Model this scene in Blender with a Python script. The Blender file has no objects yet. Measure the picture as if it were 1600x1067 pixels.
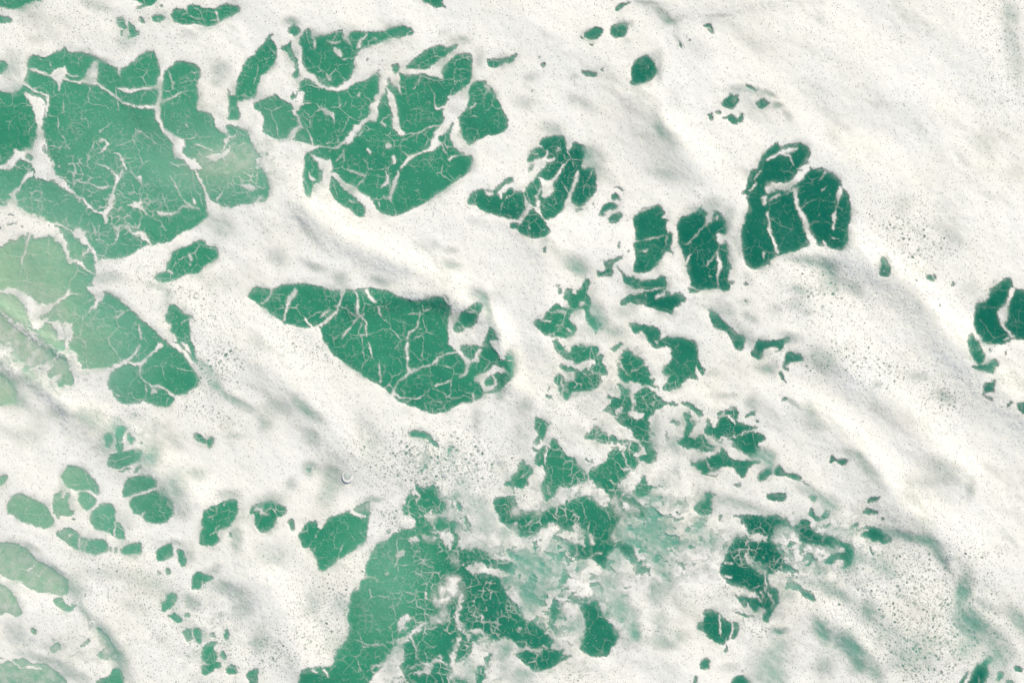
import bpy, math, numpy as np
from collections import deque

# ------------------------------------------------------------------ camera, sky, sun, exposure
S = 0.004                                   # metres per photo pixel at the water's surface
scn = bpy.context.scene
cam_d = bpy.data.cameras.new("camera"); cam_d.lens = 50; cam_d.sensor_width = 36
cam = bpy.data.objects.new("camera", cam_d); scn.collection.objects.link(cam)
cam.location = (0, 0, 1600 * S * 50 / 36); cam_d.clip_end = 2000; cam_d.clip_start = 0.1
scn.camera = cam

SUN_EL, SUN_AZ = math.radians(42), math.radians(38)      # azimuth from +Y (top of the picture) towards +X (right)
world = bpy.data.worlds.new("World"); scn.world = world; world.use_nodes = True
nt = world.node_tree; bg = nt.nodes["Background"]
sky = nt.nodes.new("ShaderNodeTexSky"); sky.sky_type = 'NISHITA'; sky.sun_disc = False
sky.dust_density = 1.6; sky.air_density = 1.0; sky.sun_elevation = SUN_EL; sky.sun_rotation = SUN_AZ
nt.links.new(sky.outputs[0], bg.inputs[0]); bg.inputs[1].default_value = 0.11
sun_d = bpy.data.lights.new("sun", 'SUN'); sun_d.energy = 3.0; sun_d.angle = math.radians(14); sun_d.color = (1, .90, .74)
sun = bpy.data.objects.new("sun", sun_d); scn.collection.objects.link(sun)
sun.rotation_euler = (math.pi / 2 - SUN_EL, 0, -SUN_AZ + math.pi)
sun.rotation_euler = (-(math.pi / 2 - SUN_EL), 0, -SUN_AZ)
scn.view_settings.view_transform = 'Standard'; scn.view_settings.look = 'None'
scn.view_settings.exposure = 0.29; scn.view_settings.gamma = 1
scn.cycles.transparent_max_bounces = 12
# ------------------------------------------------------------------ hand-placed features, in photo pixels
RELIEF = .66; THIN = 1.0; AER = .9
MILK_GLOW = [  # x, y, rx, ry, degrees, amount; far-left spots also paint in the lens-flare glow
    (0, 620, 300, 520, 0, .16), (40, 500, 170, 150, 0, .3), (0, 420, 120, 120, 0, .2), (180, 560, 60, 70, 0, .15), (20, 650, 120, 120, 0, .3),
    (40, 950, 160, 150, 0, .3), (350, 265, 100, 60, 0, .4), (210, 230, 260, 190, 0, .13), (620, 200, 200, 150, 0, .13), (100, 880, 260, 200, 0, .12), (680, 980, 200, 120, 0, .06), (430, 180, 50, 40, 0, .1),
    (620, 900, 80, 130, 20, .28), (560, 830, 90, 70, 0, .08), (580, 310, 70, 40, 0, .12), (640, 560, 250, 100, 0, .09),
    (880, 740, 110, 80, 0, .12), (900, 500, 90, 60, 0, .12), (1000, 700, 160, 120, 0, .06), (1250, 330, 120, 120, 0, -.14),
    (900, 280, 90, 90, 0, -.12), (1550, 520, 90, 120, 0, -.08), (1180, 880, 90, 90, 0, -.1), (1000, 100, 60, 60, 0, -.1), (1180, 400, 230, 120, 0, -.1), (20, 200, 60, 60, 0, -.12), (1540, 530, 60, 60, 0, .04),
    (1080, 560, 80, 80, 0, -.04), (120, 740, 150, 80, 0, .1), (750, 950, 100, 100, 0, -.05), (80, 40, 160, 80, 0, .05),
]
CRESTS = [
    (9, 30, [(120, 650), (230, 720), (300, 770)]), (10, 34, [(420, 570), (500, 650), (560, 720)]), (9, 34, [(820, 330), (860, 400), (850, 520)]), (8, 30, [(1000, 160), (1090, 260)]), (9, 34, [(400, 900), (450, 960), (470, 1040)]),
    (8, 30, [(1300, 560), (1400, 640), (1500, 740)]), (8, 30, [(1250, 640), (1330, 690), (1420, 800)]), (9, 36, [(860, 560), (830, 620)]),
    (11, 24, [(480, 325), (540, 375), (620, 410), (700, 445)]),
    (14, 30, [(1330, 395), (1420, 450), (1490, 540), (1550, 600), (1640, 670)]),
    (5, 30, [(1420, 820), (1470, 835), (1510, 880)]),
    (9, 18, [(560, 480), (640, 455), (700, 470), (745, 480), (780, 520), (800, 600)]),
    (5, 10, [(0, 480), (30, 500), (70, 530), (100, 555)]),
    (5, 12, [(0, 560), (60, 600), (110, 640)]),
]
BILLOWS = [  # shadow under the lip is also put in as thin spots in TRACE
    (6, 9, [(975, -60), (985, 0), (1010, 6), (1028, 16), (1045, 25), (1070, 29), (1100, 27), (1150, 21), (1200, 8), (1260, 0), (1300, -60)]),
]
def BREAKUP(X, Y):
    b = np.zeros(X.shape, np.float32)
    for x, y, rx, ry, a in ((1010, 840, 130, 80, .95), (850, 910, 110, 110, .95), (1240, 865, 120, 55, .9), (960, 960, 80, 70, .5), (1080, 690, 60, 60, .35),
                            (890, 780, 120, 60, .5), (960, 610, 80, 80, .35), (400, 250, 45, 50, .6), (60, 550, 100, 60, .7), (690, 800, 70, 60, .6),
                            (700, 1000, 130, 100, .55), (1180, 930, 60, 60, .5), (1330, 840, 80, 50, .5), (540, 110, 140, 40, .12), (200, 690, 60, 40, .4),
                            (1050, 460, 80, 40, .3), (120, 1010, 110, 40, .35), (330, 990, 60, 90, .3), (230, 50, 60, 30, .15), (1350, 1000, 200, 60, .25)):
        b = np.maximum(b, a * np.exp(-((X - x) / rx) ** 2 - ((Y - y) / ry) ** 2))
    return b
def BUSY(X, Y):
    b = np.zeros(X.shape, np.float32)
    for x, y, r in ((730, 900, 110), (640, 800, 60), (950, 720, 110), (880, 800, 80), (1000, 630, 80), (380, 270, 50), (1170, 860, 60), (60, 520, 80), (170, 330, 90), (100, 270, 60), (1220, 860, 60), (1130, 650, 70), (940, 760, 60), (700, 1000, 120), (900, 580, 50), (80, 290, 50)):
        b = np.maximum(b, np.exp(-((X - x) ** 2 + (Y - y) ** 2) / r ** 2))
    return b
CLUMPS = [
    (221, 314, 'thick upright clump of foam ending in branches, in the middle of the large left opening'),
    (274, 322, 'branching web of foam right of the thick upright clump in the large left opening'),
    (1215, 240, 'curved strand of foam arching across the top of the large right opening'),
    (1205, 364, 'beaded strand of foam down the left side of the large right opening'),
    (615, 292, 'long tapering strand of foam near the lower tip of the upper middle opening'),
    (455, 464, 'teardrop clump of foam at the left end of the wedge shaped middle opening'),
    (392, 292, 'ragged white fleck of foam near the right edge of the pale left opening'),
    (624, 866, 'star shaped fleck of foam in the olive green opening at the bottom, larger of two'),
    (604, 896, 'small star shaped fleck of foam in the olive green opening at the bottom'),
    (146, 290, 'thin wavy strand of foam left of the thick upright clump in the left opening'),
    (528, 82, 'pale veil like fleck of foam in the upper left lobe of the upper middle opening'),
    (606, 228, 'small white hook of foam in the centre of the upper middle opening'),
    (616, 248, 'crescent fleck of foam just below the small hook in the upper middle opening'),
    (579, 236, 'tiny white fleck of foam left of the crescent fleck in the upper middle opening'),
    (907, 474, 'round island of foam in the narrow opening right of the wedge shaped one'),
    (1032, 462, 'oval island of foam in the flat opening under the two tall dark ones'),
    (296, 401, 'small upright fleck of foam in the lone leaf shaped opening at the left'),
    (264, 424, 'small slanting fleck of foam at the lower tip of the lone leaf shaped opening'),
    (924, 844, 'small round island of foam in the dark opening at the bottom middle'),
    (241, 613, 'square fleck of foam at the bottom of the rounded opening with four lobes'),
    (1194, 312, 'ragged fleck of foam at the left edge of the large round opening on the right'),
    (1125, 978, 'longest upright sliver of foam in the ragged opening near the bottom right'),
    (1303, 337, 'beaded vertical strand of foam in the right part of the large right opening'),
    (887, 517, 'small white fleck of foam in the lower part of the opening right of the wedge'),
    (724, 866, 'tiny dot of foam in the dark water right of the olive green opening'),
    (1178, 632, 'white fleck of foam in the jagged opening right of centre'),
    (1378, 425, 'white dot of foam at the foot of the small upright opening at the right'),
    (328, 691, 'white dot of foam in the small two lobed opening at the lower left'),
    (1012, 106, 'white speck of foam in the leaf shaped opening at the top'),
]
BUBBLES = [
    (543, 743, 6.5, 3.2, 'large round bubble with a broad white ring, left of centre in the lower half'),
    (145, 974, 3.4, 1.5, 'bubble with pale rim above the blue trough at bottom left'),
    (1484, 869, 5.0, 1.1, 'bubble with pale rim beside the blue trough at lower right'),
    (607, 830, 4.5, 1.3, 'bubble touching the upper left edge of the olive green opening'),
    (1268, 457, 2.6, .9, 'dark bubble in grey foam below the large right opening'),
    (1285, 480, 2.8, .9, 'second dark bubble in grey foam below the large right opening, lower of the two'),
    (1547, 547, 4.2, 1.2, 'dark bubble just under the green opening at the right edge'),
    (1352, 921, 3.0, 1.0, 'isolated bubble in foam below the ragged dark opening at lower right'),
    (695, 742, 3.0, 1.0, 'bubble in the cluster above the lower middle opening'),
    (781, 721, 3.0, 1.0, 'bubble at the right end of the bubbly patch in the middle'),
    (1437, 1037, 3.0, 1.0, 'dark bubble near the bottom edge left of the corner opening'),
]
# traced outlines, per tile: W open water, F foam strand, G foam, V thin veil (at the left also lens-flare haze), H thin spot, B wave face (its bluish shade also put in as thinner foam), D open bubbles
TRACE = """
T 0 0
W 0,0 290,0 250,12 220,8 190,18 160,38 120,60 70,62 30,50 0,40
W 0,100 40,98 70,110 82,140 40,145 0,148
W 0,375 35,385 50,410 45,440 20,460 0,475
W 815,0 990,0 975,25 940,45 900,50 860,66 845,60 870,42 900,30 860,15 830,10
W 1000,35 1015,27 1030,42 1015,58 1000,50
W 725,130 735,108 760,105 775,125 790,150 800,175 785,190 755,180 735,160
W 800,130 820,140 850,165 845,190 875,205 860,235 830,240 800,255 795,240 815,215 805,190 808,160
W 865,110 890,108 912,128 905,155 880,150
W 945,110 975,93 1010,97 1032,112 1028,130 990,143 955,138
W 750,195 770,200 768,235 752,235
W 1065,100 1075,65 1110,55 1150,62 1170,60 1175,35 1210,30 1250,45 1300,58 1350,50 1380,33 1415,20 1450,35 1490,40 1500,65 1480,90 1440,105 1390,125 1350,150 1310,172 1260,165 1220,150 1150,162 1100,148 1070,130
F 1090,135,6 1130,105,5 1170,80,7 1165,50,12
F 1180,95,6 1240,120,8 1300,128,6 1350,125,9 1360,135,12 1352,75,14
F 1400,50,4 1410,90,5 1440,105,6
W 190,350 235,350 280,360 330,330 370,320 395,300 410,295 420,320 440,325 480,320 530,325 580,350 640,385 700,415 745,432 790,420 830,385 870,345 920,320 960,318 970,340 975,370 990,410 1000,440 1035,440 1070,405 1110,380 1160,385 1210,400 1250,430 1255,480 1235,520 1225,545 1245,600 1240,640 1228,680 1245,700 1260,680 1280,675 1310,700 1340,740 1345,790 1390,830 1420,850 1440,900 1400,950 1300,990 1260,1067 300,1090 180,1067 0,1067 0,930 100,940 140,925 180,940 220,880 250,830 300,620 150,600 100,590 50,620 0,600 0,560 60,590 130,570 145,520 165,480 180,430 170,400
W 0,600 50,620 100,595 150,585 200,610 215,660 225,740 240,800 240,860 220,900 190,930 140,925 100,945 60,975 0,1000
W 1600,335 1560,355 1520,400 1505,450 1480,500 1470,560 1470,600 1490,640 1540,640 1600,610
W 1420,540 1440,560 1452,600 1470,600 1490,650 1500,700 1505,740 1460,755 1410,745 1430,700 1430,640
W 1410,790 1440,780 1530,800 1560,860 1600,960 1600,1067 1250,1067 1270,1030 1400,990 1440,940 1420,830
F 165,590,25 210,620,45 240,700,50 260,800,35 250,880,60 240,950,80 260,1067,120
F 280,880,20 300,960,10 320,1000,10 345,960,6
F 0,1050,30 60,1030,50 110,970,40 200,945,30
F 95,935,14 120,970,24 170,1000,16 210,1020,20
F 140,520,30 200,560,12 290,600,18 300,660,22 290,730,10
F 200,430,24 240,455,24 290,470,12 330,470,20 370,460,80 400,420,20
F 360,470,70 375,530,25 370,570,10
F 380,490,20 430,510,12 490,520,14 540,500,40 580,450,60 595,400,40 605,388,20
F 540,500,30 590,520,40 600,470,20
F 410,465,12 450,478,10 490,475,12
F 590,510,14 640,545,16 700,590,18 740,625,18 800,655,16 870,672,16 970,675,26 990,670,34
F 1012,420,30 1010,480,26 995,520,40 1000,580,30 990,660,36 990,740,30 1020,810,28
F 1020,810,26 1080,870,40 1120,900,70 1110,960,50 1160,990,30 1210,1025,60 1240,1067,50
F 745,430,20 745,470,8 780,510,4 810,540,4
F 730,550,8 760,560,20 810,575,36 870,555,14 940,560,18 980,530,14
F 870,550,8 900,552,12 990,545,16
F 1010,640,14 1060,620,16 1110,585,12 1160,575,7 1220,570,6
F 1190,450,6 1225,456,9 1255,455,6
F 620,610,5 618,660,4 650,730,4 665,780,3
F 810,690,5 818,790,4 790,850,4 760,880,5 735,915,6
F 500,705,5 560,690,4 600,680,3
F 610,890,14 640,875,16 680,905,18 630,950,12 600,960,7
F 240,1000,60 250,1067,100
F 720,960,8 760,980,12 775,1040,18 790,1067,10
F 1060,1040,10 1075,1010,14 
F 600,1020,8 660,1040,14 700,1067,12
F 1290,985,20 1340,975,22 1390,970,26 1410,1000,20
F 1220,905,12 1290,930,10 1330,950,8 1390,940,12 1410,880,20 1440,850,16
F 1100,790,5 1130,810,5
F 1155,780,8 1170,795,10
F 315,360,6 320,420,8 
F 560,840,3 520,900,3
F 80,640,3 85,750,3 115,850,4 120,910,5
F 440,985,3 520,1000,4
F 960,910,4 1060,905,4
F 640,560,3 720,620,5
F 660,925,3 680,1010,4
F 390,650,4 395,710,6
F 1300,300,4
G 1250,560 1300,540 1400,545 1420,600 1430,700 1400,770 1440,850 1380,800 1350,740 1300,700 1240,690 1230,660 1250,610 1230,560
F 1400,770,20 1480,765,26 1540,790,26 1570,860,30 1600,930,30
F 1480,650,14 1500,690,20 1540,720,20 1600,790,50
F 1500,650,30 1600,640,50
F 1420,500,20 1440,570,24 1455,590,24
F 1430,860,14 1480,850,14 
F 1480,910,10 1540,900,12
T 1 0
W 1025,0 1160,0 1165,35 1190,40 1185,60 1160,45 1120,52 1090,35 1050,20
W 0,330 30,290 60,250 90,215 110,220 90,245 115,260 130,290 130,370 110,400 70,450 45,470 30,480 20,530 0,560
W 200,180 225,160 250,165 285,190 270,215 250,225 230,240 225,215 205,215
W 150,290 180,285 225,250 220,300 235,340 260,365 265,420 280,480 250,500 220,490 245,440 235,400 210,370 190,325 150,315
W 275,240 310,185 340,190 355,240 400,235 450,225 500,195 545,190 560,210 545,250 570,260 580,235 590,205 640,195 700,195 740,205 800,195 860,175 910,162 940,170 990,205 970,225 900,240 830,250 760,270 720,290 660,310 630,340 615,390 615,440 590,490 560,520 500,555 420,540 390,500 330,480 300,420 270,380 280,330 275,290
F 445,260,8 490,270,14 535,262,10
F 555,210,30 575,260,20 600,300,6
F 690,215,12 660,260,18 640,300,24
F 350,210,8 365,280,16 365,310,8
F 500,320,34 530,345,34 500,310,20
F 500,355,5 500,420,3 490,460,4
F 700,270,8 730,235,6 750,250,12
F 385,455,8 415,448,6 440,470,10 460,500,20 480,480,6
W 0,650 60,620 100,590 150,605 200,640 235,655 215,610 220,570 245,585 270,560 280,500 330,490 400,545 500,570 560,560 600,530 680,510 740,460 770,440 790,460 820,465 850,410 870,400 895,415 890,460 940,470 1050,465 1110,480 1160,500 1175,490 1155,450 1190,400 1250,345 1300,330 1345,330 1355,380 1350,430 1350,480 1330,520 1290,570 1230,610 1180,650 1190,680 1170,770 1120,830 1100,850 1130,840 1155,855 1200,810 1230,760 1260,740 1310,690 1330,600 1330,550 1345,510 1400,500 1430,505 1450,540 1480,560 1500,600 1525,640 1535,690 1575,740 1575,800 1540,830 1480,850 1430,850 1390,880 1330,915 1290,895 1270,850 1250,830 1230,770 1210,860 1240,930 1330,965 1360,980 1340,1067 300,1067 300,960 340,945 380,920 430,925 500,940 530,900 480,930 370,905 290,890 235,880 170,870 100,865 60,840 40,830 50,770 40,710 0,690
F 250,650,50 280,600,50 260,680,30
G 180,440 240,380 245,430 215,480 215,530 230,560 225,600 170,600 110,585 60,610 0,620 20,540 30,480 70,450 120,400 150,350
F 265,290,40 280,350,30 270,400,14 310,450,22 370,495,28 410,545,18 460,565,16 510,565,18 560,530,34 620,480,40 680,470,40 740,450,36
F 270,510,20 250,560,24 240,590,20
F 480,545,6 430,510,6 390,480,6
F 150,610,8 200,630,12 250,655,20 330,648,8 380,650,6 400,680,14 450,705,36 480,720,30 490,750,10 480,800,5
F 240,700,30 265,730,14 280,790,20 230,840,40 200,880,40
F 280,790,12 320,820,8 350,870,12 360,900,14
F 515,580,4 515,640,6 525,690,5 560,640,7 580,625,4
F 640,600,14 655,570,6
F 790,470,50 800,540,50 770,600,34 740,660,44 740,720,50 690,750,30 630,800,30 580,880,50 540,890,20 510,930,12
F 830,450,60 865,500,50 880,560,30 
F 880,440,20 880,500,40 895,560,14 905,585,8
F 820,550,14 840,600,40 855,660,50 870,720,34 880,800,40 910,835,30
F 855,830,6 840,720,6 800,740,10 780,770,8 810,790,20
F 640,790,12 610,790,14
F 880,850,6 960,840,10 1010,835,10 1080,800,14 1160,780,10 1190,740,10
F 1120,590,8 1110,650,8 1130,685,16 1180,670,22
F 1080,500,5 1075,545,4 1120,590,8
F 1020,490,8 1010,540,7 
F 1300,580,50 1240,640,80 1210,700,70 1190,780,30 1150,830,24 1110,880,40 1120,900,50 1090,940,30 1040,950,12 960,990,24 920,1030,14 900,1067,8
F 1250,760,40 1260,830,36 1290,920,60 1330,940,50
F 1200,1000,20 1260,975,10 1330,960,8
F 1145,890,10 1190,960,8 1215,1030,5
F 1190,880,5 1240,920,6
F 860,860,5 900,940,7 960,985,14
F 820,910,34 845,920,24
F 860,980,24 865,1020,20 845,1030,8
F 700,940,24 715,960,14
F 640,850,14 680,800,6
F 560,920,8 540,970,10 500,1010,8
F 700,960,6 695,1067,5
F 970,990,8 1010,1050,3
F 1370,650,14 1320,695,6
F 1420,610,6 1440,560,10 1470,580,10
F 1430,540,24 1450,560,24
F 1315,350,8 1330,370,10
F 1200,360,6 1240,350,8 1260,340,6
F 1180,310,10 1230,310,20 1280,300,20
F 1040,690,4 1080,670,3
F 690,650,5 720,690,10
W 925,430 960,390 1020,340 1080,300 1130,285 1180,290 1195,310 1210,285 1265,275 1240,310 1200,330 1160,370 1110,400 1070,440 1000,440
G 620,400 700,370 760,340 800,400 760,450 690,460 640,460
W 680,380 710,365 700,385
W 850,420 875,400 895,410 895,440 870,470 850,450
W 830,520 860,530 885,550 900,590 880,600 840,580 828,550
W 1435,375 1480,370 1540,370 1600,350 1600,385 1540,400 1500,425 1440,420
W 0,960 30,985 25,990 0,975
W 305,960 390,965 420,985 400,1030 400,1067 305,1067
F 340,960,6 400,1000,34 430,1040,90
F 1400,430,4
T 2 0
W 640,60 655,35 680,18 720,12 750,15 700,35 670,70 650,76
W 425,225 445,235 445,250 430,245
W 445,215 470,190 530,165 560,170 575,200 550,225 530,255 500,255 450,240
W 472,270 490,285 512,270 505,290 485,295
W 608,190 625,155 670,145 720,155 722,190 715,235 650,250 620,235
W 1190,165 1215,148 1250,155 1265,200 1255,215 1230,200 1215,180
F 1220,175,9 1245,190,9
W 1040,268 1060,275 1068,295 1050,292
W 1100,250 1112,245 1112,268 1102,262
W 0,350 30,332 45,335 25,360 0,380
W 155,375 175,350 178,365 162,378
W 180,400 200,392 212,410 195,422 180,415
W 120,560 132,555 130,572 122,575
W 422,440 450,440 520,450 532,460 528,488 480,480 430,462
W 545,435 570,430 568,450 555,452
W 765,385 800,355 835,345 845,340 855,358 890,375 895,400 910,430 912,470 870,510 770,538 722,535 740,500 745,430
F 780,420,3 820,470,4 850,490,4
F 846,425,12 847,426,12
W 168,895 190,860 240,845 325,842 340,890 335,930 350,940 375,930 385,890 400,880 420,895 465,910 468,960 430,1030 440,1060 490,1045 515,1067 180,1067 210,1030 215,1000 150,1000 90,1025 105,960 150,925 200,915 175,910
F 100,1050,40 160,1010,40 205,990,20 220,960,16 220,940,16
F 225,1000,30 265,990,20
F 275,950,16 290,940,26 280,925,12
F 385,960,8 375,1010,8 390,1035,10
F 250,960,8 180,925,6
F 110,965,14 160,960,10
F 330,1020,12 300,1067,16
F 240,870,4 250,940,4
F 130,960,6 140,965,5
W 100,1055 120,1030 148,1022 130,1050 105,1067
W 1292,648 1340,620 1360,585 1385,595 1418,590 1420,640 1390,680 1375,690 1360,680 1330,675
W 1205,715 1230,712 1240,692 1250,720 1258,745 1250,768 1230,755 1230,730
W 1255,695 1305,685 1305,710 1280,715
W 1297,735 1360,722 1370,705 1395,725 1410,745 1425,710 1438,700 1448,750 1430,770 1412,760 1408,782 1370,778 1350,760 1355,745 1310,745
W 1520,650 1545,625 1580,620 1600,650 1590,672 1550,678 1525,665
F 1570,650,10 1571,652,10
W 1450,535 1465,525 1480,535 1510,560 1540,575 1510,575 1470,555
W 1515,1067 1545,1020 1565,970 1600,945 1600,1067
T 3 0
W 0,1067 0,935 40,890 60,885 75,915 90,925 110,908 165,895 210,898 245,920 270,965 255,1005 262,1020 275,1060 330,1040 360,1067
F 0,1000,20 60,960,16 110,945,24 170,935,22 185,925,14
F 60,960,14 100,960,16 140,975,14 160,1040,4
F 160,990,4 170,1000,5
F 200,1067,40 240,1055,40 265,1035,24
F 190,930,5 195,960,4
F 230,930,3 235,990,4
T 0 1
W 0,0 1600,0 1600,200 1500,215 1420,235 1340,215 1300,285 1250,320 1200,360 1130,390 1090,420 1040,450 980,455 940,470 870,485 840,510 790,540 700,548 620,550 590,580 600,650 585,700 640,750 700,775 760,810 830,870 890,930 960,990 1030,1060 1040,1067 0,1067
F 270,0,160 250,30,60 330,30,50 400,90,30 480,160,22 540,210,26 600,260,16 650,260,20
F 150,40,14 120,110,14 80,150,30 85,210,50 30,250,70 0,260,60
F 350,35,20 420,40,12
F 190,20,40 150,60,10
F 80,240,60 160,290,60 260,320,60 330,380,70 390,440,44 425,520,24 440,560,36
F 0,320,50 100,300,60 200,340,90
F 180,330,60 230,380,90 290,390,60
F 0,420,100 60,380,110 150,380,60
F 340,330,20 400,350,10 440,370,10 500,400,80 530,440,40 570,480,16 600,550,30
F 195,400,30 170,450,14 145,540,12 130,620,8 120,700,8
F 440,545,20 500,580,20 530,610,12 590,650,8
F 455,580,6 455,640,5 430,700,5 435,750,8
F 420,700,4 530,690,4
F 475,55,14 530,68,12 570,85,10 620,115,18 680,110,10
F 700,0,10 730,40,24 715,130,12 700,180,50 680,240,36 650,270,34 665,325,22
F 760,0,20 750,35,14 730,45,8
F 690,260,10 740,280,6 790,310,6 800,345,10 870,350,10 875,300,8
F 770,280,16 
F 720,365,20 760,345,20 790,350,10 820,380,14
F 730,370,14 722,450,12 690,465,8 620,455,6
F 870,40,26 880,100,10 870,170,10 880,230,30 920,275,10 1000,325,8 1040,375,10
F 810,0,8 860,50,10
F 800,215,14 850,215,36 880,225,30
F 830,380,16 880,395,34 910,420,26 940,460,16
F 870,350,8 870,400,5
F 810,70,6 850,150,5
F 1060,30,8 1100,90,10 1130,170,6 1190,220,14 1240,240,12
F 1220,0,20 1270,100,16 1300,190,34 1330,240,80 1360,250,80
F 1200,180,20 1215,200,20
F 985,260,24 1060,275,24 1110,260,12 1140,220,14 1180,220,10
F 1140,290,6 1180,300,6
F 1350,190,14 1400,110,6 1440,90,5
F 1510,90,12 1560,105,44 1590,120,20
F 1020,370,20
F 260,90,5 260,170,8 
F 0,750,26 100,755,40 160,800,60 220,870,100 280,860,60 330,840,30 420,780,20 430,750,26
F 440,770,10 540,770,5
F 180,860,40 220,930,80 230,970,50 280,930,20 340,960,40 400,1000,110 410,1067,90
F 0,870,8 60,930,30 130,980,40 200,1030,60 250,1067,60
F 30,730,4 120,700,4 
F 560,730,30 620,770,70 590,850,20 550,880,8 470,940,8 440,950,14
F 600,700,40 640,740,30
F 520,820,3 560,790,6
F 620,870,8 560,960,6 510,1020,5 500,1067,5
F 690,915,6 740,910,14 800,870,5
F 870,930,5 870,1000,14 890,1060,8
F 790,970,3 870,1000,5
F 620,980,10 700,965,5 760,980,5
F 200,580,5 215,640,3
F 520,530,14 560,490,20
W 1280,430 1240,432 1190,450 1150,475 1100,490 1070,500 1065,545 1035,590 1035,620 990,640 955,665 970,685 1050,698 1100,675 1150,655 1190,648 1230,650 1260,610 1290,575 1330,570 1360,540 1358,480 1320,475 1285,465
F 1180,520,20 1190,555,16
F 1050,620,16 1075,640,16
F 1185,585,20 1186,586,20
F 1100,545,4 1160,540,5 
F 1290,540,5 1310,555,4
W 1600,722 1570,740 1548,775 1555,805 1600,832
W 1060,830 1045,890 1030,905 1040,945 1060,970 1075,1000 1100,1020 1125,1067 1195,1067 1190,1000 1180,930 1210,912 1150,890 1120,850 1080,832
F 1110,910,14 1111,911,14
F 1190,925,8 1140,945,10 1130,960,6
F 1060,960,30 1070,980,20
W 650,755 700,770 715,775 690,780 650,770
T 1 1
W 0,0 30,0 85,60 80,190 0,200
F 0,100,16 50,110,10 60,60,5 20,40,5
F 0,190,30 30,170,30 50,175,20
W 300,0 470,0 500,20 560,70 620,100 680,160 720,210 760,250 830,290 900,280 1010,220 1100,175 1170,130 1250,60 1350,0 1300,0 900,0 470,0
W 300,0 415,0 420,60 400,80 375,75 355,100 350,150 330,175 300,130
W 470,30 500,30 560,80 640,140 700,200 685,250 680,290 640,285 590,250 540,215 500,190 460,140 450,110
F 330,0,5 350,50,22 380,60,10
F 475,20,26 540,80,34 600,130,40 680,180,60 730,230,40
F 590,190,20 600,195,10 640,205,4
F 670,60,10 640,90,10 620,110,14
F 810,0,10 825,70,24 780,105,8
F 895,0,12 870,80,30 845,130,26 835,175,18
F 795,160,14 830,180,10 870,220,6 870,250,10
F 770,200,14 775,235,6 800,255,5
W 1600,40 1560,50 1520,85 1490,110 1480,130 1420,110 1370,120 1340,150 1315,185 1330,215 1380,212 1400,240 1440,265 1480,270 1510,285 1560,295 1600,300
F 1425,120,10 1455,150,26 1480,140,16
F 1600,90,30 1560,100,30 1530,130,40 1530,160,20
F 1560,170,8 1510,280,5
F 1570,165,14 1555,185,10
W 0,725 60,735 105,740 150,712 220,705 290,705 350,710 400,720 470,745 485,752 530,735 560,745 650,740 700,730 760,730 830,750 900,785 960,800 1010,812 1080,800 1120,780 1190,775 1215,820 1228,850 1210,900 1195,960 1200,1010 1215,1067 420,1067 410,1010 395,970 350,975 330,988 280,985 220,955 180,960 160,935 100,905 60,860 20,840 0,830
F 100,740,24 80,790,16 30,830,14
F 95,790,8 150,800,8 150,830,5
F 100,770,6 180,775,10 
F 245,750,34 220,790,34 195,850,14 175,930,14
F 540,750,34 530,810,14 500,880,16 430,945,22 390,975,20
F 400,920,10 440,885,14 480,865,5
F 610,750,8 635,780,14 630,860,24 640,910,14 600,970,10 550,1020,14 530,1050,5
F 690,750,26 720,800,24 745,820,14
F 650,900,20 690,960,14 690,1030,14
F 640,920,8 680,890,8 660,880,8
F 760,850,14 790,920,8 830,950,6
F 890,860,5 920,940,6 930,1000,6
F 1020,880,10 1010,980,10 950,1010,16 948,1050,14
F 1020,990,8 1120,995,3
F 310,920,16 330,960,16 350,970,20
F 320,840,5 345,795,5
F 750,970,2 790,1030,2
F 700,950,3 760,960,3
F 1080,795,12 1130,775,14 1180,790,16 1215,840,16
F 1190,890,8 1230,860,6
F 455,800,3 470,760,8
W 1325,860 1370,825 1400,825 1418,845 1400,870 1388,900 1385,950 1340,980 1310,980 1300,1000 1270,1020 1240,1010 1225,985 1230,960 1255,945 1255,915 1290,880
F 1320,875,8 1380,880,12
F 1230,935,12 1260,935,10 1305,985,10
F 1270,980,12 1280,1000,8
W 1455,970 1480,980 1500,1030 1530,1067 1430,1067 1435,1030 1450,1020
W 1310,1062 1350,1058 1390,1067 1310,1067
T 2 1
W 0,120 40,130 80,150 90,100 120,70 160,30 180,0 290,0 520,0 530,110 500,160 450,210 410,240 400,215 370,205 360,190 340,210 320,250 270,290 230,308 200,300 180,260 165,235 130,240 190,290 220,340 243,370 230,400 190,425 110,422 80,415 40,370 0,360 0,320 40,315 55,300 0,300
F 0,315,14 50,310,24 90,260,30 100,230,36 80,170,10 75,150,10
F 90,130,5 110,200,8 
F 100,210,24 150,240,14 165,200,12 150,170,10 180,110,10
F 300,0,20 280,40,20 240,80,10
G 165,30 200,60 240,60 260,40 290,20 270,60 250,90 270,120 230,150 200,170 180,160 190,120 180,80
F 410,0,20 400,60,26 380,120,24 350,190,34 340,230,40
F 160,200,30 170,240,10 190,290,8
F 60,300,14 40,350,8
F 100,340,14 105,370,18
F 410,70,3 480,20,3
W 388,250 440,238 440,250 400,262
W 492,215 500,195 510,200 505,220 495,222
W 625,115 640,105 680,108 692,130 680,132 665,115
W 615,165 630,142 660,142 668,160 680,190 650,180 640,192 618,180
W 545,290 540,265 560,235 570,205 600,195 650,200 660,225 650,245 610,250 575,265 585,280
F 570,270,14 620,240,8
W 590,295 620,280 640,270 670,255 690,270 690,290 660,325 625,335 600,320
F 640,290,8 650,295,5
W 655,470 665,440 672,445 665,465 680,480 665,482
W 718,515 730,500 738,500 730,520
W 630,350 650,350 635,355
W 192,490 205,475 215,500 212,518 190,518
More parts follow.
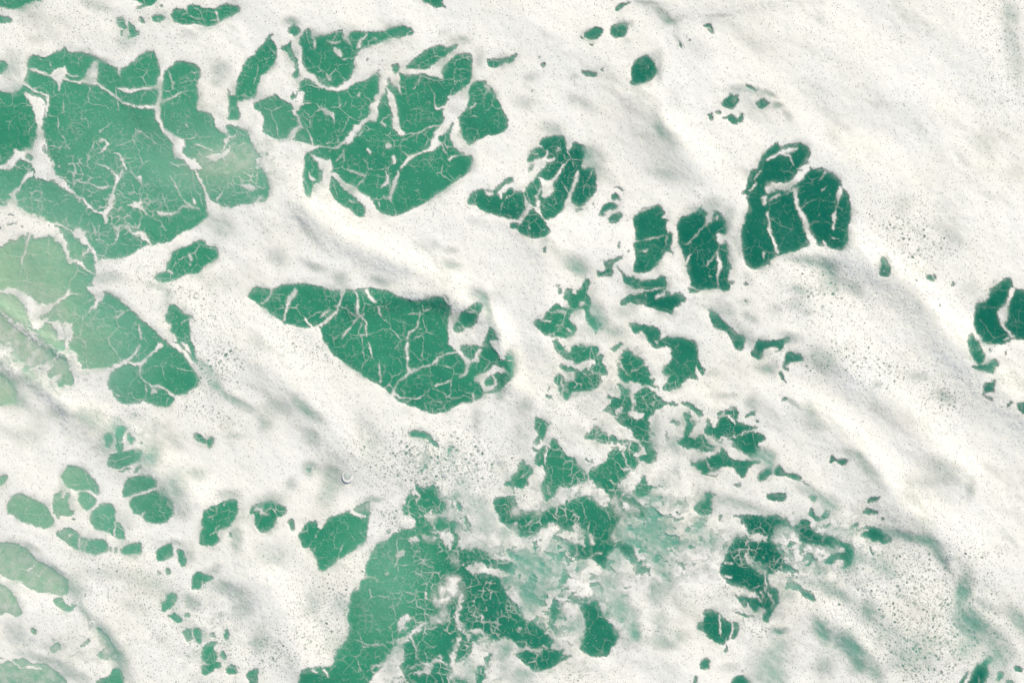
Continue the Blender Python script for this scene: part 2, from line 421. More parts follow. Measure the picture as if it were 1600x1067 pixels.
W 755,290 790,260 815,230 860,230 900,212 930,225 960,260 950,290 980,305 970,340 955,380 995,375 1000,430 985,490 1015,530 1000,530 970,500 930,560 880,620 830,640 790,645 755,635 755,600 770,560 765,520 770,500 755,470 770,430 765,370 748,320
F 765,440,10 830,430,8 900,415,10 960,395,5
F 830,510,14 845,495,14 780,510,5
F 980,330,40 970,380,24
F 965,400,8 960,470,8 930,520,5
F 940,290,20 970,280,30
F 980,520,10 990,540,14
F 800,250,8 830,245,10 900,225,6
W 1025,320 1080,280 1140,260 1170,232 1180,212 1185,215 1180,235 1230,260 1225,300 1205,340 1220,340 1250,290 1255,255 1270,245 1300,260 1330,300 1350,370 1340,400 1320,410 1330,440 1350,450 1350,520 1365,580 1375,600 1355,650 1350,690 1385,685 1385,695 1360,710 1355,750 1320,760 1300,735 1280,735 1200,745 1160,740 1120,725 1110,700 1110,660 1090,610 1075,560 1060,490 1035,450 1035,400
F 1060,465,6 1110,445,10 1150,410,8 1180,365,8 1220,330,10
F 1235,260,20 1225,310,34 1210,345,8
F 1285,280,14 1280,300,14
F 1290,405,30 1310,430,50 1340,420,20
F 1300,460,8 1270,520,6 1210,595,10
F 1285,490,8 1290,560,20 1295,600,34 1280,640,20 1280,680,8 1283,735,8
F 1080,590,14 1100,550,20 1120,520,5
F 1230,660,12 1250,670,6
W 1100,730 1130,735 1180,750 1160,760 1110,768 1095,750
W 1430,150 1460,100 1465,60 1500,0 1600,0 1600,585 1530,618 1460,600 1440,540 1430,430 1435,330 1470,270 1480,230 1470,190 1440,150
F 1445,330,20 1440,305,16
F 1480,120,14 1520,90,14 1530,70,8
F 1440,155,20 1475,160,10
F 1520,30,5 1515,60,8 1550,0,12
F 1555,170,14 1590,170,34 1575,200,30
F 1510,215,14
F 1590,250,14 1595,290,14
F 1575,510,20 1575,560,6
F 1460,380,3 1520,410,3
W 1445,710 1465,695 1480,705 1475,718 1450,718
W 1445,820 1455,810 1465,830
W 565,575 600,550 640,550 660,532 690,535 690,558 650,565 630,600 635,640 615,670 570,655 530,668 528,615 560,630 590,610
F 590,615,6 625,605,6 
F 600,560,5 640,580,6
W 645,585 660,600 690,640 715,660 760,658 790,685 840,680 900,670 930,658 965,665 970,700 960,735 1000,770 1020,760 1060,770 1095,800 1070,830 1030,845 1010,870 1000,905 960,890 900,870 830,840 790,830 730,825 690,850 665,825 690,800 730,770 770,780 830,755 870,735 800,750 760,740 720,715 690,685 680,650
F 780,745,8 840,748,12 900,735,12 950,725,8
F 800,690,6 790,720,5 860,670,4
F 835,770,8 840,800,6 830,830,8 
F 900,790,24 940,775,30 950,765,20
F 955,750,20 960,780,6
F 1060,825,16 1061,826,16
F 960,860,5 1000,780,3
W 280,760 285,740 305,735 310,755 300,775 283,775
W 272,722 285,715 292,730 278,733
W 420,745 445,710 455,680 470,665 500,700 490,725 460,765 490,790 500,850 480,870 500,900 530,920 545,950 560,960 545,985 520,1030 520,1000 490,970 455,930 460,890 440,860 420,865 395,870 360,905 365,935 390,960 410,990 405,1010 380,1020 350,1045 290,1045 220,1035 180,1010 140,970 140,930 190,930 220,890 240,850 270,830 300,840 330,860 355,855 350,820 320,800 320,760 340,738 380,735 400,750
F 430,820,34 432,840,26
F 390,755,30 400,765,20
F 340,830,40 350,850,20
F 345,990,14 365,1005,20
F 240,937,14 160,940,6
F 270,970,5 290,965,10 340,970,4
F 520,940,3 510,970,5
W 545,985 575,990 560,1005
W 725,950 760,945 800,960 860,965 900,968 930,1010 930,1030 905,1067 860,1067 830,1020 800,1000 780,1025 750,1010
W 930,1040 1000,1040 1070,1035 1110,1060 1120,1067 910,1067
F 930,950,4
W 845,943 880,948 860,950
W 930,943 955,955 940,952
W 1222,862 1250,875 1310,915 1340,960 1390,990 1420,1025 1460,1030 1450,1067 1375,1067 1355,1030 1330,1000 1270,990 1240,940
W 245,1067 260,1060 280,1062 285,1067
W 1540,1067 1560,1055 1600,1060 1600,1067
T 3 1
W 0,0 270,0 200,30 130,95 90,80 40,95 0,90
W 270,0 360,0 400,20 430,35 470,100 500,140 520,190 515,290 505,360 495,440 460,505 420,500 380,475 320,462 290,450 260,470 200,495 130,515 70,520 30,550 0,575 0,130 50,110 120,120 180,60
F 0,110,50 60,90,40 130,100,40 200,30,50 250,-10,36
F 0,190,6 100,145,6 160,120,12 220,95,5
F 20,180,14 70,145,14
F 0,205,4 60,175,5
F 165,120,26 180,190,24 195,250,20 230,310,40 245,370,34 265,410,30 285,450,40
F 200,240,6 260,190,6 310,170,5 315,200,5
F 350,230,3 380,290,3
F 455,110,30 440,150,30 435,190,12 425,240,8 412,285,34 412,330,12 400,365,20
F 420,370,3 460,420,4
F 395,420,10 440,435,6
F 340,125,14 375,95,5
F 220,80,4 320,65,5 360,10,20
F 345,440,20 360,460,20
F 430,485,8 460,495,6
F 0,260,20 5,320,12 20,380,20
F 0,360,14 30,430,20 60,500,26
F 0,80,10 70,90,10
F 390,140,9 391,155,10
W 690,540 705,533 730,545 745,580 762,635 750,660 720,668 690,660 680,630 698,610
F 708,632,14 710,634,12
W 903,680 915,670 930,682 915,695
W 978,660 1000,650 1015,660 1030,645 1045,655 1050,675 1035,690 1010,695 985,685
W 972,645 982,640 980,655
F 1020,650,8 1035,685,7
W 1138,708 1150,690 1165,695 1160,715 1145,722
W 265,762 275,753 282,762 273,770
W 332,850 340,843 348,850 340,858
W 475,605 482,598 488,606 481,612
W 1380,740 1430,710 1450,685 1480,668 1510,675 1530,700 1535,730 1600,740 1600,1055 1530,1050 1450,1067 1340,1067 1325,1040 1290,1000 1285,930 1283,840 1310,825 1360,815 1385,790
F 1525,740,34 1500,810,26 1480,850,30 1465,890,60 1465,940,40 1470,975,18 1500,1010,14 1530,1035,18
F 1470,1060,14 1520,1035,8
F 1478,756,8
W 1230,1067 1250,1030 1270,1012 1300,1040 1310,1067
F 1290,1000,20 1300,1040,34 1320,1067,26
W 0,1067 0,1060 70,1055 110,1035 135,1038 120,1067
W 1060,835 1070,835 1072,846 1063,845
G 1440,865 1452,848 1475,845 1492,862 1494,895 1484,922 1462,945 1442,915 1432,890
T 0 2
W 430,0 1195,0 1220,60 1225,110 1235,140 1210,130 1170,90 1150,70 1200,160 1235,200 1245,240 1235,295 1190,300 1165,325 1130,335 1095,345 1085,380 1050,405 1000,405 940,390 905,370 895,365 850,390 790,392 740,380 715,350 700,320 680,295 672,265 680,225 700,190 720,160 700,155 640,160 560,170 510,175 490,100 470,60 440,40
F 880,20,14 850,70,16 800,110,20 760,140,14
F 800,130,14 840,140,24 880,140,24 930,90,16 980,50,14 1000,25,36
F 720,150,30 780,130,30
F 850,150,8 865,210,5 830,245,6 790,290,6 770,310,4
F 880,150,10 880,210,8 915,250,10 950,280,12 990,275,26 1040,300,10 1090,345,16
F 915,270,12 905,360,8
F 945,320,20 965,310,36
F 865,240,6 910,290,4
F 720,310,5 730,335,10 790,345,6 850,370,5
F 1050,0,30 1100,20,40 1150,60,26 1180,110,26 1230,170,26 1260,190,30
F 1135,0,10 1165,30,30 1190,80,8 1225,130,5
F 1190,290,5 1220,270,5
F 680,100,8 690,110,6
F 1045,100,8 1046,101,8
W 310,0 410,0 415,50 380,60 340,40
W 365,100 400,98 430,140 420,165 400,200 360,205 300,230 295,200 330,160
W 400,180 430,165 455,190 460,240 465,268 410,275 370,282 355,270 370,240 390,220
W 60,0 200,0 260,40 300,80 350,110 290,130 200,150 180,180 150,200 135,185 170,140 100,80
V 0.45 60,0 200,0 260,40 300,80 350,110 290,130 200,150 180,180 150,200 135,185 170,140 100,80
V 0.3 365,100 400,98 430,140 420,165 400,200 360,205 300,230 295,200 330,160
W 0,190 40,220 70,260 105,310 100,350 80,385 40,392 0,392
V 0.25 0,190 40,220 70,260 105,310 100,350 80,385 40,392 0,392
W 0,845 35,825 50,840 45,870 20,900 0,900
W 45,1030 55,990 80,955 120,940 160,950 190,975 240,990 290,1020 315,1067 40,1067
W 335,960 370,928 390,935 385,970 400,980 410,950 440,940 445,960 420,990 440,1040 460,1067 335,1067
W 380,840 400,800 430,768 470,775 520,800 560,830 590,860 610,900 625,940 610,965 590,945 560,930 520,930 480,935 440,925 410,905 385,880
F 440,925,14 480,940,14 540,930,8 590,950,6
W 485,945 520,932 560,945 590,970 610,995 590,1020 570,1045 540,1050 510,1035 490,1000
W 590,1067 600,1035 640,1005 700,1010 722,1040 722,1067
F 600,1020,14 640,1000,14
W 720,575 735,530 765,517 790,530 785,565 770,600 780,640 775,670 740,690 715,665 730,630 720,610
W 645,580 670,565 700,575 710,610 705,640 690,665 665,660 650,620
W 790,570 815,560 830,590 855,610 830,650 800,640
W 670,740 690,705 740,685 800,680 860,675 885,680 880,710 880,740 850,755 830,770 800,770 740,795 700,790 675,770
F 670,745,5 730,740,8
F 715,600,8 760,630,10 790,590,20
W 740,805 800,785 830,780 800,800 750,815
W 830,820 860,780 900,770 880,800 850,820
W 870,620 890,620 895,640 875,640
W 765,930 775,880 800,850 850,835 920,830 970,845 995,880 990,910 940,915 880,935 830,955 780,980 765,978
W 800,1005 820,970 880,945 950,930 990,925 1020,960 1060,975 1085,1010 1090,1067 840,1067 810,1040
F 790,985,8 900,940,12 990,915,10
F 940,1030,4 1020,965,5
F 840,850,4 810,890,5
W 1208,570 1235,563 1270,585 1285,610 1275,635 1245,628 1215,600
W 1285,610 1305,590 1330,595 1338,625 1315,655 1295,662 1283,630
F 1312,628,9 1313,629,9
W 1285,1060 1310,1030 1370,1010 1420,985 1460,978 1485,990 1488,1067 1285,1067
W 1550,1067 1560,1035 1600,1020 1600,1067
H 1290,160,90,30,45,0.5
H 1380,300,130,25,45,0.6
H 1520,390,100,25,35,0.5
H 560,480,100,60,20,0.45
H 960,680,60,80,0,0.45
H 1080,920,90,120,20,0.5
H 350,440,80,50,0,0.3
H 120,380,60,40,0,0.35
H 1480,590,60,20,0,0.3
H 1240,820,60,40,20,0.35
H 660,640,50,60,0,0.4
H 1420,950,60,30,0,0.4
H 740,520,50,50,0,0.4
H 50,230,90,40,40,0.5
H 930,740,60,50,30,0.4
H 1150,1060,50,50,0,0.3
H 230,560,60,60,0,0.2
T 1 2
W 420,0 1230,0 1250,40 1280,60 1275,20 1290,0 1600,0 1600,215 1575,245 1560,270 1530,310 1490,318 1425,318 1410,350 1380,370 1320,385 1280,385 1240,405 1190,435 1130,450 1080,448 1040,435 990,415 940,395 900,380 870,350 830,310 780,275 720,240 670,215 620,180 550,135 490,95 450,50
F 1230,0,60 1260,50,34 1300,110,30 1325,130,30 1315,190,20 1270,220,10
F 1270,-10,50 1400,0,50
F 1325,120,14 1370,115,34 1385,70,26 1410,45,18
F 1390,0,40 1420,20,20
F 1400,230,60 1440,210,30 1490,170,44 1540,180,30
F 1410,260,30 1430,290,40 1470,285,26 1500,265,18 1480,220,14 1460,200,14
F 1440,300,20 1520,290,6
F 1560,180,8 1590,225,6
G 1460,0 1500,60 1530,110 1570,90 1560,60 1600,100 1600,0
F 1520,105,16 1550,110,16
F 600,0,4 620,80,4 645,130,5
F 700,0,8 720,70,16 735,110,6 770,180,5 775,250,10
F 770,140,12 785,250,8
F 950,10,18 935,50,12 945,100,20 940,150,8 965,180,26 920,225,10 885,250,10 870,300,10 865,325,30
F 965,180,24 1020,168,12 1100,145,12 1140,100,16 1190,75,10 1265,70,12
F 1140,100,10 1125,150,8
F 870,330,20 920,355,8 1010,355,10 1060,325,8 1090,300,5
F 1115,272,14 1180,255,12 1220,235,8
F 1190,260,4 1200,290,4
F 1100,395,5 1105,440,8
F 1080,370,5 1155,370,8 1190,370,5 1270,345,5
F 1155,370,12 1165,380,10
F 1300,320,6 1350,325,8 1365,370,14
F 1370,150,6 1380,190,5
F 540,20,4 560,40,4
W 935,570 985,545 1020,560 1060,565 1090,580 1120,620 1145,640 1135,665 1105,660 1095,620 1060,605 1020,600 960,588
W 1190,720 1200,680 1215,648 1222,660 1210,700 1198,720
W 1020,800 1045,765 1068,760 1060,780 1030,802
W 910,1067 920,1010 945,970 970,920 990,880 1010,885 1030,905 1060,915 1100,890 1125,895 1130,950 1150,990 1185,1000 1180,1040 1150,1067
F 985,880,20 990,930,30 1020,970,20 1000,1020,10 1040,1060,10
F 1080,1067,20 1110,1045,16
W 1225,980 1240,965 1252,975 1245,988
W 1240,995 1260,990 1285,1020 1290,1060 1270,1060 1245,1020
W 1600,958 1540,965 1490,975 1472,1000 1485,1035 1510,1060 1520,1067 1600,1067
W 1540,885 1560,865 1590,870 1600,870 1600,930 1585,910 1560,895
W 0,1020 50,1005 100,998 150,1015 190,1035 190,1067 0,1067
F 0,1067,50 30,1050,40
W 590,1067 620,1030 660,1005 720,990 725,1000 720,1067
V 0.35 590,1067 620,1030 660,1005 720,990 725,1000 720,1067
F 720,1000,30 720,1067,16
W 305,803 330,788 348,795 340,815 320,815
H 320,420,130,35,38,0.6
H 350,590,60,40,50,0.45
H 480,840,70,100,10,0.5
H 340,790,50,50,0,0.5
H 60,500,50,60,0,0.4
H 120,410,100,40,0,0.3
H 220,890,30,40,0,0.4
H 440,980,60,60,0,0.35
H 100,980,80,40,0,0.4
H 740,980,60,20,0,0.5
H 720,590,60,160,-30,0.25
H 1220,680,40,60,0,0.3
H 1060,740,30,50,0,0.4
H 1520,340,30,40,0,0.4
H 1380,490,30,80,0,0.3
H 1280,920,60,60,0,0.35
H 1380,1020,80,60,0,0.35
H 1590,90,30,60,0,0.5
H 550,880,20,20,0,0.2
T 2 2
W 245,0 290,0 295,15 335,30 290,90 270,45
W 270,40 300,38 340,55 365,70 370,40 400,20 435,15 470,30 520,25 540,50 530,100 545,80 575,75 570,110 560,130 590,160 610,185 590,205 560,210 555,250 530,300 440,312 400,315 370,330 350,368 310,355 330,300 310,330 290,345 300,300 265,250 248,225 265,200 300,200 320,230 330,255 385,235 380,210 400,185 350,188 300,180 295,160 310,145 340,150 385,148 400,175 440,180 500,155 520,130 505,115 470,120 430,135 400,140 370,120 330,110 290,90
G 390,150 430,130 470,110 510,110 525,120 500,150 450,178 420,182
G 310,200 350,190 395,195 388,235 340,248 320,225
F 300,230,8 320,290,14 300,350,8
F 400,190,4 395,300,4
F 505,170,8 505,190,10 550,200,6
F 550,190,8 545,260,6
F 370,40,5 375,130,6
F 380,80,5 420,60,4 430,110,4
W 235,275 242,278 225,320 220,315
W 205,350 230,330 248,340 245,358
F 160,350,4 300,370,4
W 600,50 640,30 665,10 695,8 690,30 650,62 625,50
W 655,105 690,70 720,45 740,55 780,90 830,125 840,150 855,190 880,235 915,290 940,310 900,290 860,275 790,265 720,255 670,235 655,210 665,180 650,150
F 650,120,16 670,140,14 690,180,8 720,205,10 745,230,5
F 660,110,14 700,100,8 
F 720,190,4 760,200,3
W 860,0 1140,0 1160,30 1160,90 1170,130 1190,150 1210,200 1190,218 1170,195 1150,145 1140,180 1165,230 1160,242 1120,225 1090,228 1060,270 1020,300 960,315 940,300 965,250 985,215 960,205 928,188 955,150 985,130 1000,70 990,35 950,35 910,45 870,30
F 905,0,16 910,10,14
F 950,180,5 1050,220,5 1110,215,5
F 1010,110,3 1080,170,4
F 980,270,6 1020,240,5
W 650,275 670,262 720,285 740,310 745,340 765,340 790,310 800,290 850,288 880,300 920,340 955,375 960,400 920,410 890,430 880,460 840,490 860,500 860,540 855,600 880,660 910,700 915,725 900,755 850,758 800,750 800,780 770,830 740,800 720,830 760,890 700,880 670,870 660,910 690,940 690,1000 700,1067 300,1067 280,1030 320,1000 400,975 480,960 500,960 520,990 560,1020 600,1040 600,960 560,920 520,890 500,860 490,850 470,870 420,880 380,900 320,915 280,905 290,940 260,960 230,1010 210,1000 190,960 180,930 185,880 200,870 195,800 190,770 140,785 130,810 100,850 110,890 60,915 20,910 0,880 0,850 35,800 30,770 60,745 100,735 140,740 150,700 170,680 130,690 140,640 155,570 190,600 210,560 190,620 180,650 220,650 240,600 260,600 300,650 340,700 400,750 440,800 480,830 500,780 560,775 590,740 600,690 630,680 620,650 580,635 520,620 455,620 465,590 490,545 530,530 600,570 630,580 660,610 750,615 755,560 690,520 650,490 640,465 600,450 565,425 590,410 620,380 590,350 590,330 640,350 670,340 695,330 690,310
G 770,430 800,440 825,450 810,480 790,485 760,470 745,430
G 640,430 690,390 695,430 660,460
F 755,330,20 760,400,14 740,440,20 770,470,26
F 870,290,20 905,310,34 930,320,26
F 860,350,5 900,390,5 840,370,4
F 700,370,5 740,310,6
F 800,360,4 840,390,3
F 640,470,12 680,440,14 720,430,5
F 580,590,8 600,640,12 680,640,10 720,630,10
F 600,630,8 660,650,30 700,660,30 690,700,10 720,760,10 740,800,10
F 740,620,10 730,650,14 750,700,8 790,740,10
F 760,610,30 800,640,24 830,690,30 780,710,30
F 860,560,14 870,620,8 900,690,5
F 800,750,26 780,790,20 750,830,30 720,900,60
F 690,790,14 740,800,16
F 540,560,12 510,580,8
F 540,540,8 560,550,8
F 620,700,5 640,680,6
F 670,820,5 660,900,6
F 480,780,10 480,860,14
F 500,870,6 560,880,4
F 210,560,20 200,620,24 160,650,40
F 215,660,16 210,720,20 215,770,8 240,850,8 250,930,5
F 220,900,16 230,950,20
F 210,640,14 240,660,14
F 100,740,40 130,760,40 160,800,50 120,870,30
F 40,830,5 90,860,4
W 140,490 155,468 190,480 215,510 238,500 215,530 205,580 190,615 165,590 150,550 140,520
W 450,735 465,725 510,745 500,755 465,750
W 500,478 525,472 525,485 505,488
W 565,525 578,525 575,535
W 760,920 800,880 815,820 835,830 835,860 850,900 900,900 960,905 900,915 860,925 850,960 830,975 790,965 765,945
F 790,930,5 830,900,6
W 690,950 740,960 790,1000 830,1030 850,1055 800,1050 750,1030 700,1000
W 865,560 890,565 895,580 870,575
W 955,600 960,560 972,560 970,590 985,600 965,625
W 980,510 995,480 1015,495 1045,490 1045,520 1010,520
W 1020,610 1060,600 1100,590 1130,600 1180,575 1200,600 1230,640 1270,665 1260,680 1200,690 1140,665 1090,672 1040,645
W 1060,590 1060,560 1080,535 1080,490 1070,460 1080,440 1120,440 1120,460 1100,465 1130,500 1135,530 1120,570 1090,600
W 955,378 1000,375 1040,380 1040,400 1010,395 970,395
W 1055,378 1100,378 1140,400 1170,430 1205,460 1200,478 1160,465 1120,430 1080,405 1060,395
W 1215,478 1245,480 1245,520 1270,550 1290,500 1280,470 1285,450 1275,435 1330,438 1335,415 1400,412 1420,450 1420,480 1450,510 1540,535 1545,550 1500,560 1540,565 1575,590 1585,610 1530,640 1550,660 1550,690 1530,710 1480,720 1450,700 1445,680 1400,670 1370,645 1365,620 1320,615 1300,640 1270,625 1260,600 1200,570 1205,530
G 1330,450 1370,455 1390,490 1400,515 1370,500 1360,470
F 1280,465,10 1340,465,12
F 1390,540,4 1380,570,8 1390,600,10 1340,590,8 1300,605,20 1280,625,10
F 1310,610,20 1340,605,16
F 1400,590,8 1480,560,12 1540,540,14
F 1350,545,5 1440,560,4
F 1520,565,14 1521,566,14
F 1400,480,8 1430,490,20
F 1380,630,5 1450,660,3
F 1210,490,20 1200,520,14
W 1460,455 1475,440 1515,430 1520,460 1495,470 1470,470
W 1515,490 1530,488 1535,500 1520,505
W 1105,760 1120,750 1190,745 1230,715 1280,700 1300,665 1325,660 1340,690 1370,730 1440,745 1480,740 1555,735 1545,755 1490,775 1470,800 1450,830 1435,855 1410,830 1385,790 1340,780 1310,800 1270,845 1220,835 1170,830 1190,800 1130,780
F 1210,730,6 1220,770,14 1260,790,14 1240,810,8
F 1240,820,26 1280,810,26 1320,790,20
F 1370,740,8 1400,790,6 
F 1280,700,8 1240,700,10
W 1380,890 1410,885 1430,880 1425,908 1395,905
W 1535,850 1545,815 1580,795 1600,785 1600,835 1570,868 1545,868
F 1545,820,5 1590,830,3
W 1200,940 1230,935 1250,945 1280,965 1240,990 1250,1020 1250,1060 1240,1067 1170,1067 1130,1035 1150,1015 1200,995 1210,970
W 1370,0 1455,0 1450,40 1420,60 1390,45
W 1490,60 1510,30 1540,0 1600,0 1600,40 1570,50 1560,100 1545,118 1520,110 1500,85
W 1590,950 1600,945 1600,970
W 0,965 30,1000 40,1050 30,1067 0,1067
W 210,1050 260,1030 320,1010 300,1067 215,1067
F 180,1020,8 210,1060,10
V 0.5 0,930 50,1000 130,980 180,900 190,1067 0,1067
V 0.35 290,920 380,900 470,870 510,880 520,930 440,920 360,950 300,990 260,1000
V 0.45 500,900 560,940 600,1010 600,1050 540,1020 480,950
V 0.5 600,960 700,960 720,1000 800,1040 860,1067 640,1067 610,1040
V 0.55 0,750 60,740 40,800 0,840
V 0.6 130,800 180,790 190,900 170,930 110,890
H 80,400,50,50,0,0.35
H 1560,710,70,40,0,0.6
H 1500,380,40,50,0,0.35
H 1330,340,80,20,0,0.3
H 1240,200,30,20,0,0.3
H 900,560,40,100,0,0.3
H 1420,1010,180,30,15,0.45
H 1000,640,60,60,0,0.3
H 1560,170,60,30,20,0.4
H 900,1010,60,50,0,0.35
H 60,600,60,100,0,0.25
H 10,150,30,60,0,0.5
T 3 2
W 0,0 120,0 100,25 95,50 50,70 45,62 75,50 60,35 0,38
W 100,100 110,70 130,58 160,70 195,68 212,100 205,125 170,125 140,130 120,145 110,160 135,165 130,190 110,180 92,175
W 55,195 85,185 95,215 120,270 90,250 65,220
W 225,148 238,142 240,158 230,162
W 75,385 82,355 100,340 118,348 115,368 90,370
W 1235,0 1320,0 1335,50 1357,90 1330,135 1310,142 1280,125 1250,80
W 1245,155 1290,143 1340,145 1390,115 1415,100 1435,130 1435,155 1410,155 1395,205 1370,200 1350,180 1310,178 1270,168
W 1335,255 1370,255 1400,238 1410,250 1408,310 1380,318 1350,320 1335,330 1390,350 1395,370 1360,358 1325,320 1340,290
F 1330,285,10 1360,330,8
W 1370,0 1520,0 1490,15 1450,18 1400,10
W 1535,380 1570,375 1600,368 1600,455 1570,445 1545,420
W 1475,408 1490,380 1505,370 1518,378 1500,400
W 1475,80 1480,55 1490,60 1485,90 1475,95
W 1378,50 1390,42 1398,55 1385,66
W 378,760 385,715 400,710 430,730 460,725 497,740 485,765 450,768 415,738 390,762
W 0,780 20,790 25,830 0,838
W 25,835 40,790 65,760 90,790 120,825 180,825 215,845 210,860 160,865 120,845 80,838
W 195,865 230,875 260,900 235,890
W 0,950 60,937 110,945 120,965 105,990 70,1000 0,990
W 245,970 265,960 300,965 305,985 280,1000 265,985
W 250,1067 265,1020 275,1040 270,1067
W 615,1010 618,985 650,970 698,962 695,990 650,1000
W 585,1055 600,1045 650,1043 680,1060 682,1067 590,1067
W 345,1060 360,1050 370,1067
H 340,110,110,70,20,0.4
H 620,790,140,35,50,0.5
H 520,700,60,25,20,0.4
H 250,430,70,60,30,0.35
H 300,520,70,40,0,0.3
H 150,380,60,15,30,0.45
H 1100,340,60,30,30,0.4
H 940,220,60,30,0,0.3
H 680,270,30,20,20,0.4
H 1090,780,120,50,20,0.35
H 1260,910,30,60,0,0.35
H 10,750,40,70,0,0.6
H 290,950,130,40,30,0.5
H 390,1020,60,60,0,0.4
H 760,450,260,60,20,0.12
H 1050,870,120,40,0,0.3
H 20,160,50,40,0,0.4
T 0 3
W 45,0 305,0 340,45 335,75 300,102 240,98 200,80 160,70 100,35 55,15
W 350,0 465,0 460,20 410,25 385,15 375,45 355,35 345,10
W 445,40 470,38 475,50 450,52
W 580,0 725,0 725,80 740,60 770,95 783,130 775,175 740,165 715,160 690,130 650,115 620,122 590,100 560,50
F 715,60,10 718,150,12
F 640,20,5 660,60,5
V 0.5 470,10 560,0 590,30 560,60 520,60 480,40
W 345,135 360,110 380,108 400,100 440,98 480,112 500,130 500,155 545,155 545,170 590,168 660,172 675,200 672,240 640,262 580,260 540,250 515,245 500,225 480,238 440,215 410,190 370,160
F 375,110,8 385,150,8
F 410,120,6 440,150,10 420,165,10
F 480,110,8 440,150,8
F 500,160,10 495,230,14 520,175,10
F 545,170,14 530,240,14
W 680,220 690,215 693,250 685,250
W 712,262 715,225 740,218 735,255
W 750,235 790,205 840,190 880,185 890,215 885,255 860,265 790,265 755,255
F 850,205,6 855,245,7
W 830,0 1085,0 1070,40 1030,70 980,75 930,68 900,45 870,15
F 890,25,14 905,0,14
W 1270,0 1485,0 1478,40 1430,90 1390,112 1360,105 1355,140 1375,165 1370,200 1345,212 1310,205 1280,212 1245,200 1240,170 1260,120 1258,60
F 1350,0,6 1352,100,8
F 1265,130,5 1275,200,8
W 1430,125 1450,130 1450,155 1430,155
W 1550,0 1600,0 1600,10 1570,12
W 970,265 980,240 1010,215 1050,195 1075,200 1085,240 1080,270 1040,295 1000,308 975,295
W 1105,225 1140,235 1165,280 1165,330 1145,342 1125,330 1110,280
F 1110,250,5 1130,300,5
W 975,370 990,362 1005,375 995,388 980,385
W 1025,375 1040,355 1050,340 1065,355 1060,380 1040,390
W 1200,480 1195,420 1215,385 1250,365 1290,390 1330,395 1325,415 1280,445 1240,485 1215,485
W 985,570 1010,560 1035,555 1045,510 1070,498 1110,512 1110,545 1080,600 1050,610 1020,615 990,610
F 1000,575,30 1005,600,26
W 1030,640 1060,640 1085,622 1110,640 1145,670 1140,690 1110,698 1080,675
W 1150,640 1165,625 1188,630 1185,655 1160,655
W 1140,740 1170,722 1195,725 1195,760 1210,790 1180,810 1160,800
W 1200,720 1245,712 1262,750 1258,820 1235,820 1215,780
W 1395,740 1410,722 1430,730 1430,780 1415,805 1398,790
W 1310,770 1330,750 1345,760 1335,790 1315,785
W 1255,870 1280,820 1310,810 1350,800 1360,815 1330,840 1360,880 1360,920 1330,940 1300,945 1260,935
W 1375,870 1395,850 1415,890 1410,925 1375,905
W 1260,950 1310,950 1350,930 1385,930 1380,970 1340,985 1310,1015 1270,1015 1255,990
F 1330,870,8 1370,900,8
W 1410,970 1440,948 1470,960 1490,985 1480,1008 1430,1012 1412,1000
W 1535,1000 1560,975 1600,970 1600,1067 1570,1067 1560,1050 1540,1035
W 0,190 40,182 100,195 150,225 205,260 230,310 290,330 330,360 380,400 420,410 430,450 425,500 400,520 340,520 300,505 240,500 180,480 130,445 60,430 0,400
V 0.25 0,190 40,182 100,195 150,225 205,260 230,310 290,330 330,360 380,400 420,410 430,450 425,500 400,520 340,520 300,505 240,500 180,480 130,445 60,430 0,400
F 215,330,10 205,360,8 240,400,10 290,345,12
F 100,350,8 160,360,14 200,355,18
F 0,400,30 60,425,20 140,440,12
F 30,230,5 70,290,6 60,330,5
F 190,465,8 290,480,6 320,430,6
F 300,490,6 340,500,8 410,520,8
F 240,400,6 230,450,6
W 0,450 30,455 70,490 110,550 125,590 145,625 120,650 80,640 40,630 0,640
V 0.35 0,450 30,455 70,490 110,550 125,590 145,625 120,650 80,640 40,630 0,640
F 60,500,6 80,570,8 70,620,5
W 335,545 365,530 395,530 400,560 440,585 450,565 475,580 460,600 430,625 400,615 350,590 328,570
W 190,740 205,720 225,730 235,760 215,772 200,760
W 310,850 330,820 370,808 388,830 380,850 340,865 320,882
V 0.4 310,850 330,820 370,808 388,830 380,850 340,865 320,882
W 600,715 640,740 690,790 720,850 740,900 720,930 700,910 690,860 660,800 620,770
V 0.5 600,715 640,740 690,790 720,850 740,900 720,930 700,910 690,860 660,800 620,770
W 610,890 650,845 690,850 700,880 670,920 620,915
V 0.5 610,890 650,845 690,850 700,880 670,920 620,915
W 580,1067 620,1040 680,1020 720,970 750,970 770,1010 775,1067
W 0,905 60,920 110,915 150,910 190,940 290,950 340,985 400,1030 420,1067 0,1067
V 0.3 0,905 60,920 110,915 150,910 190,940 290,950 340,985 400,1030 420,1067 0,1067
F 0,930,30 60,920,20 120,965,14 200,965,20 260,985,14
F 40,980,6 100,970,6 130,1010,5
W 500,835 530,810 550,790 565,805 545,830 515,850
V 0.5 460,800 530,790 570,800 545,840 480,840
B 340,370,110,30,40,0.45
B 460,480,60,50,0,0.35
B 540,630,130,28,50,0.4
B 720,860,170,45,62,0.6
B 270,920,130,25,15,0.4
B 460,1010,110,40,30,0.35
B 90,760,60,90,0,0.3
B 1440,480,130,50,20,0.45
B 1520,600,60,60,0,0.35
B 1200,560,60,40,40,0.5
B 1340,360,50,30,-30,0.35
B 1100,190,60,20,0,0.35
B 1180,260,40,60,0,0.3
B 1480,160,40,90,0,0.5
H 950,450,160,70,20,0.25
H 650,380,120,40,0,0.2
H 780,60,60,60,0,0.3
H 200,220,60,20,30,0.4
H 850,590,90,30,20,0.2
D 1250,800,400,300,30,1
D 850,450,400,200,25,1
